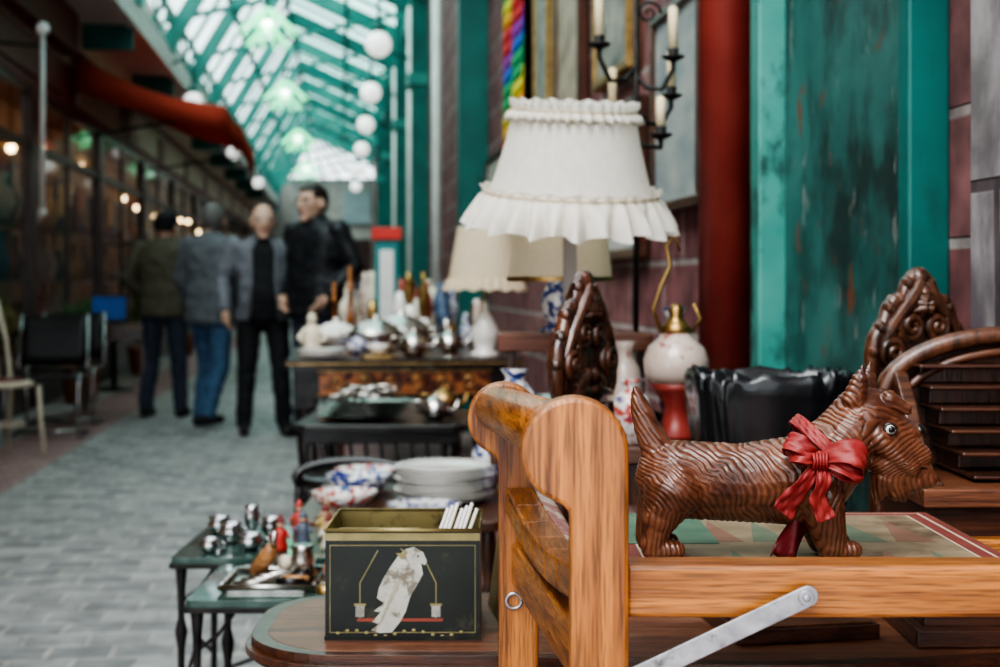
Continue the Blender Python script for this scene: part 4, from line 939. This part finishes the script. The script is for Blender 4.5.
for i in range(26):
    a=rnd.uniform(0,pi); x,y=rnd.uniform(-.60,-.42),rnd.uniform(5.08,5.3); b.tube([(x-.07*math.cos(a),y-.08*math.sin(a),.675+.002*i),(x+.07*math.cos(a),y+.08*math.sin(a),.67+.002*i)],[.003,.009],SILV,6)
b.obj('silver_cutlery_trays')
teapot(-.24,5.15,.601,.055,SILV,'silver_teapot',False); teapot(-.22,5.40,.601,.06,BRASS,'brass_teapot',False)
for (x,y,r) in ((-.58,5.2,.075),(-.42,5.42,.06),(-.28,5.2,.07)): teapot(x,y,.186,r,SILV,'silver_teapot',False)
b=B()
for (x,y) in ((-.66,4.55),(-.30,4.55)):
    b.tube([(x,y,0),(x,y,.40),(x,y+.02,.47)],.014,EBON,10); b.tube([(x,y+.3,0),(x,y+.3,.45)],.014,EBON,10)
b.lathe([(.17,0),(.20,.012),(.20,.03),(.17,.04)],(-.48,4.70,.42),EBON,28,sq=(1.1,.9))
b.tube([(-.66,4.55,.45)]+[(-.48-.19*math.cos(a*pi/12),4.55+.04*math.sin(a*pi/12),.47+.05*math.sin(a*pi/12)) for a in range(13)]+[(-.30,4.55,.45)],.014,EBON,10)
b.tube([(-.66,4.56,.2),(-.30,4.56,.2)],.009,EBON,8)
b.obj('bentwood_stool')

# ------------------------------------------------------------------ low table with plates
b=B(); x0,x1,y0,y1=-.54,.02,3.55,4.25
b.prism(rrect(x0,x1,y0,y1,.04),(0,0,.47),(1,0,0),(0,1,0),(0,0,1),.025,WALNX)
for x in (x0+.05,x1-.05):
    for y in (y0+.05,y1-.05): turned(b,x,y,.47,WALN,.02)
b.bb(x0+.04,x1-.04,y0+.04,y1-.04,.12,.14,WALN)
b.obj('low_walnut_table',bevel=.003)
b=B()
for i in range(9): b.lathe([(.07,0),(.115,.006),(.138,.016),(.137,.018),(.11,.010),(.07,.004)],(-.155+.006*math.sin(i*2.3),3.90+.004*math.cos(i*1.7),.496+.0105*i),PORC,40)
b.obj('plate_stack')
def bowl(name,x,y,z,r,h,m):
    b=B(); b.lathe([(r*.45,0),(r*.5,h*.12),(r*.8,h*.5),(r,h),(r*.97,h),(r*.75,h*.55),(r*.3,h*.2)],(x,y,z),m,30); return b.obj(name)
bowl('imari_bowl',-.415,3.70,.496,.09,.055,IMARI); bowl('blue_white_bowl',-.40,3.93,.496,.095,.07,BLUEP); bowl('imari_bowl',-.40,4.13,.496,.095,.06,IMARI)
b=B(); b.lathe([(.05,0),(.08,.01),(.10,.03),(.095,.03),(.07,.015)],(-.20,3.65,.496),BLUEP,30); b.obj('blue_white_dish')
vase('blue_white_vase',-.04,4.14,.496,.16,.05,BLUEP)

# ------------------------------------------------------------------ nest tables with small things
GT=pm('green_marble_top',(.012,.04,.034),(.09,.15,.125),18,.12,coat=.5,detail=10)
def nest(x0,x1,y0,y1,z,name):
    b=B(); b.prism(rrect(x0,x1,y0,y1,.015),(0,0,z-.014),(1,0,0),(0,1,0),(0,0,1),.014,GT)
    b.prism(rrect(x0-.004,x1+.004,y0-.004,y1+.004,.015),(0,0,z-.024),(1,0,0),(0,1,0),(0,0,1),.010,IRON)
    for x in (x0+.02,x1-.02):
        for y in (y0+.02,y1-.02):
            b.lathe([(.010,0),(.014,.01),(.007,.03),(.008,.1),(.014,.13),(.007,.16),(.008,.30),(.014,.34),(.007,.37),(.009,.43),(.013,z-.024)],(x,y,0),IRON,12)
        b.tube([(x,y0+.02,.2),(x,(y0+y1)/2,.28),(x,y1-.02,.2)],.005,IRON,6)
    for y in (y0+.02,y1-.02):
        b.tube([(x0+.02,y,z-.10),(x0+.06,y,z-.07),(x0+.09,y,z-.03)],.004,IRON,6); b.tube([(x1-.02,y,z-.10),(x1-.06,y,z-.07),(x1-.09,y,z-.03)],.004,IRON,6)
        b.tube([(x0+.02,y,.15),((x0+x1)/2,y,.22),(x1-.02,y,.15)],.005,IRON,6)
        spiral(b,((x0+x1)/2,y,z-.05),.022,1.5,(1,0,0),(0,0,1),IRON,.003)
    b.obj(name,bevel=.002)
nest(-.60,-.22,2.64,2.98,.50,'iron_nest_table'); nest(-.72,-.30,3.03,3.42,.505,'iron_nest_table')
b=B(); tz=.501
b.prism(rrect(-.545,-.365,2.70,2.88,.02),(0,0,tz),(1,0,0),(0,1,0),(0,0,1),.004,SILV)
b.tube([(-.545,2.70,tz+.010),(-.365,2.70,tz+.010),(-.365,2.88,tz+.010),(-.545,2.88,tz+.010),(-.545,2.70,tz+.010)],.006,SILV,8)
HW1=wood('brush_handle',(.25,.1,.03),(.5,.25,.1),'x')
for i in range(5):
    y=2.73+.028*i; b.tube([(-.525+.01*i,y,tz+.012),(-.44+.01*i,y+.01,tz+.014)],[.005,.004],SILV,8); b.tube([(-.44+.01*i,y+.01,tz+.014),(-.385+.004*i,y+.012,tz+.014)],[.008,.006],HW1 if i%2 else EBON,8)
b.tube([(-.50,2.84,tz+.014),(-.47,2.82,tz+.05),(-.46,2.81,tz+.07)],[.016,.018,.011],HW1,10); b.tube([(-.46,2.81,tz+.07),(-.455,2.81,tz+.10)],.006,SILV,8)
b.lathe([(.022,0),(.026,.03),(.02,.05),(.024,.06),(.02,.06)],(-.40,2.82,tz+.012),SILV,14); b.sph((-.44,2.85,tz+.03),(.018,.018,.016),CREAMP,10)
b.obj('silver_tray_of_cutlery')
for (x,y,h,r) in ((-.62,3.2,.045,.030),(-.56,3.12,.035,.032),(-.67,3.32,.04,.030),(-.54,3.28,.045,.026),(-.645,3.09,.03,.026),(-.60,3.36,.06,.020)):
    b=B(); b.lathe([(r*.5,0),(r*.6,h*.1),(r*.9,h*.35),(r*.95,h*.6),(r*.75,h*.85),(r*.9,h),(r*.8,h),(r*.65,h*.6),(.002,h*.2)],(x,y,.506),CHROME,18); b.tube([(x+r*.9,y,.506+h*.8),(x+r*1.3,y,.506+h*.7),(x+r*1.25,y,.506+h*.3),(x+r*.8,y,.506+h*.25)],.002,CHROME,6); b.obj('silver_cup')
fc=[(.45,.04,.03),(.10,.12,.16),(.45,.32,.12),(.4,.06,.05),(.5,.47,.42),(.30,.22,.15)]
for i,(x,y) in enumerate(((-.49,3.10),(-.45,3.17),(-.41,3.26),(-.48,3.32),(-.385,3.12),(-.42,3.37))):
    b=B(); m=pm('figurine_coat_%d'%i,fc[i],None,12,.4); sk=pm('figurine_skin_%d'%i,(.55,.35,.25),None,12,.4)
    b.lathe([(.016,0),(.018,.01),(.012,.03),(.015,.045),(.006,.052)],(x,y,.506),m,14); b.sph((x,y,.506+.060),.009,sk,12); b.lathe([(.0095,0),(.010,.004),(.006,.010),(.002,.018)],(x,y,.506+.064),m if i%2 else REDF,12)
    b.tube([(x-.013,y,.549),(x-.020,y-.006,.535)],.004,m,6); b.tube([(x+.013,y,.549),(x+.020,y-.006,.535)],.004,m,6); b.obj('painted_figurine')
b=B()
for i in range(5):
    for j in range(2): b.lathe([(.018,0),(.022,.012),(.018,.020+.01*((i+j)%3))],(-.335+.05*j,2.68+.06*i,.501),(BRASS,SILV,gcols[2],PORC,CREAMP)[(i+j)%5],14)
b.obj('small_pill_boxes')

# ------------------------------------------------------------------ left pavement furniture
def bentchair(u,v,rot,name,m):
    b=B()
    for sx in (-.19,.19):
        b.tube([(sx,-.2,0),(sx*.95,-.17,.22),(sx*.9,-.16,.45)],.015,m,8); b.tube([(sx,.22,0),(sx*.95,.17,.45),(sx*.9,.22,.75),(sx*.7,.26,.98)],.015,m,8)
    b.tube([(-.13,.26,.98)]+[(-.15*math.cos(a*pi/8),.27,.98+.06*math.sin(a*pi/8)) for a in range(9)]+[(.13,.26,.98)],.015,m,8)
    b.tube([(-.10,.19,.47)]+[(-.10*math.cos(a*pi/8),.25,.78+.10*math.sin(a*pi/8)) for a in range(9)]+[(.10,.19,.47)],.012,m,8)
    b.lathe([(.19,0),(.205,.01),(.205,.03),(.18,.04)],(0,0,.44),m,24); b.lathe([(.15,0),(.155,.015)],(0,0,.478),REDF,24)
    b.tube([(.15*math.cos(a*pi/12),.15*math.sin(a*pi/12),.2) for a in range(25)],.008,m,6)
    b.obj(name,loc=AW(u,v),rz=rot)
bentchair(-2.18,9.30,.9,'bentwood_chair',CREAMP)
def cantilever(u,v,rot):
    b=B()
    for sx in (-.25,.25):
        b.tube([(sx,.22,.45),(sx,-.2,.45),(sx,-.25,.40),(sx,-.25,.04),(sx,-.2,.014),(sx,.25,.014)],.012,CHROME,8)
        b.tube([(sx,.2,.45),(sx*.98,.25,.55),(sx*.95,.32,.88)],.012,CHROME,8)
    b.tube([(-.25,.25,.014),(.25,.25,.014)],.012,CHROME,8)
    g=lambda r:[[(-.24+.48*j/8,y,z-.012*math.sin(pi*j/8)) for j in range(9)] for (y,z) in r]
    b.sheet(g([(-.24,.455),(-.1,.462),(.1,.455),(.2,.45)]),BLACK); b.sheet(g([(.22,.52),(.25,.62),(.28,.75),(.32,.88)]),BLACK)
    b.obj('black_leather_chair',loc=AW(u,v),rz=rot,solid=.02,fix=False)
cantilever(-2.10,10.35,.15); cantilever(-2.15,11.3,.1)
b=B(); b.bb(-.3,.3,-.35,.35,.73,.76,WALNX); b.bb(-.27,.27,-.32,.32,.64,.73,WALN)
for x in (-.26,.26):
    for y in (-.31,.31): b.bb(x-.02,x+.02,y-.02,y+.02,0,.64,WALN)
b.obj('wooden_desk',loc=AW(-1.92,12.15),rz=.2)
b=B(); b.box((0,0,.14),(.31,.02,.23),EBON,(-.25,0,0)); b.box((0,-.014,.143),(.28,.01,.20),pm('blue_screen_panel',(.014,.09,.36),(.025,.14,.48),6,.4),(-.25,0,0)); b.box((0,.05,.01),(.2,.16,.02),EBON)
b.obj('blue_display_sign',loc=AW(-1.93,12.0,.761),rz=.1)
LF=pm('leaf_green',(.03,.10,.03),(.08,.2,.06),12,.5); TC=pm('terracotta',(.3,.12,.06),None,6,.7)
for (u,v) in ((-2.42,13.4),(-2.42,17.5),(-2.42,22)):
    b=B(); b.lathe([(.14,0),(.18,.3),(.2,.34),(.17,.34)],(u,v,0),TC,18)
    for i in range(60):
        a=rnd.uniform(0,2*pi); h=rnd.uniform(.2,.7); r=rnd.uniform(.05,.24); b.tube([(u,v,.3),(u+r*.5*math.cos(a),v+r*.5*math.sin(a),.3+h*.8),(u+r*math.cos(a),v+r*math.sin(a),.3+h)],[.006,.022,.002],LF,5)
    b.obj('potted_plant',alley=True)
b=B(); b.lathe([(.28,0),(.29,.01),(.29,.025),(.27,.03)],(-2.35,14.9,.70),MAHOD,24); b.tube([(-2.35,14.9,.03),(-2.35,14.9,.7)],.03,IRON,10); b.lathe([(.2,0),(.2,.015),(.04,.04)],(-2.35,14.9,0),IRON,20); b.obj('pedestal_table',alley=True)
try: scene.view_settings.look='AgX - High Contrast'
except Exception as ex: print('look',ex)
print('view',scene.view_settings.view_transform,scene.view_settings.look,len(bpy.data.objects))
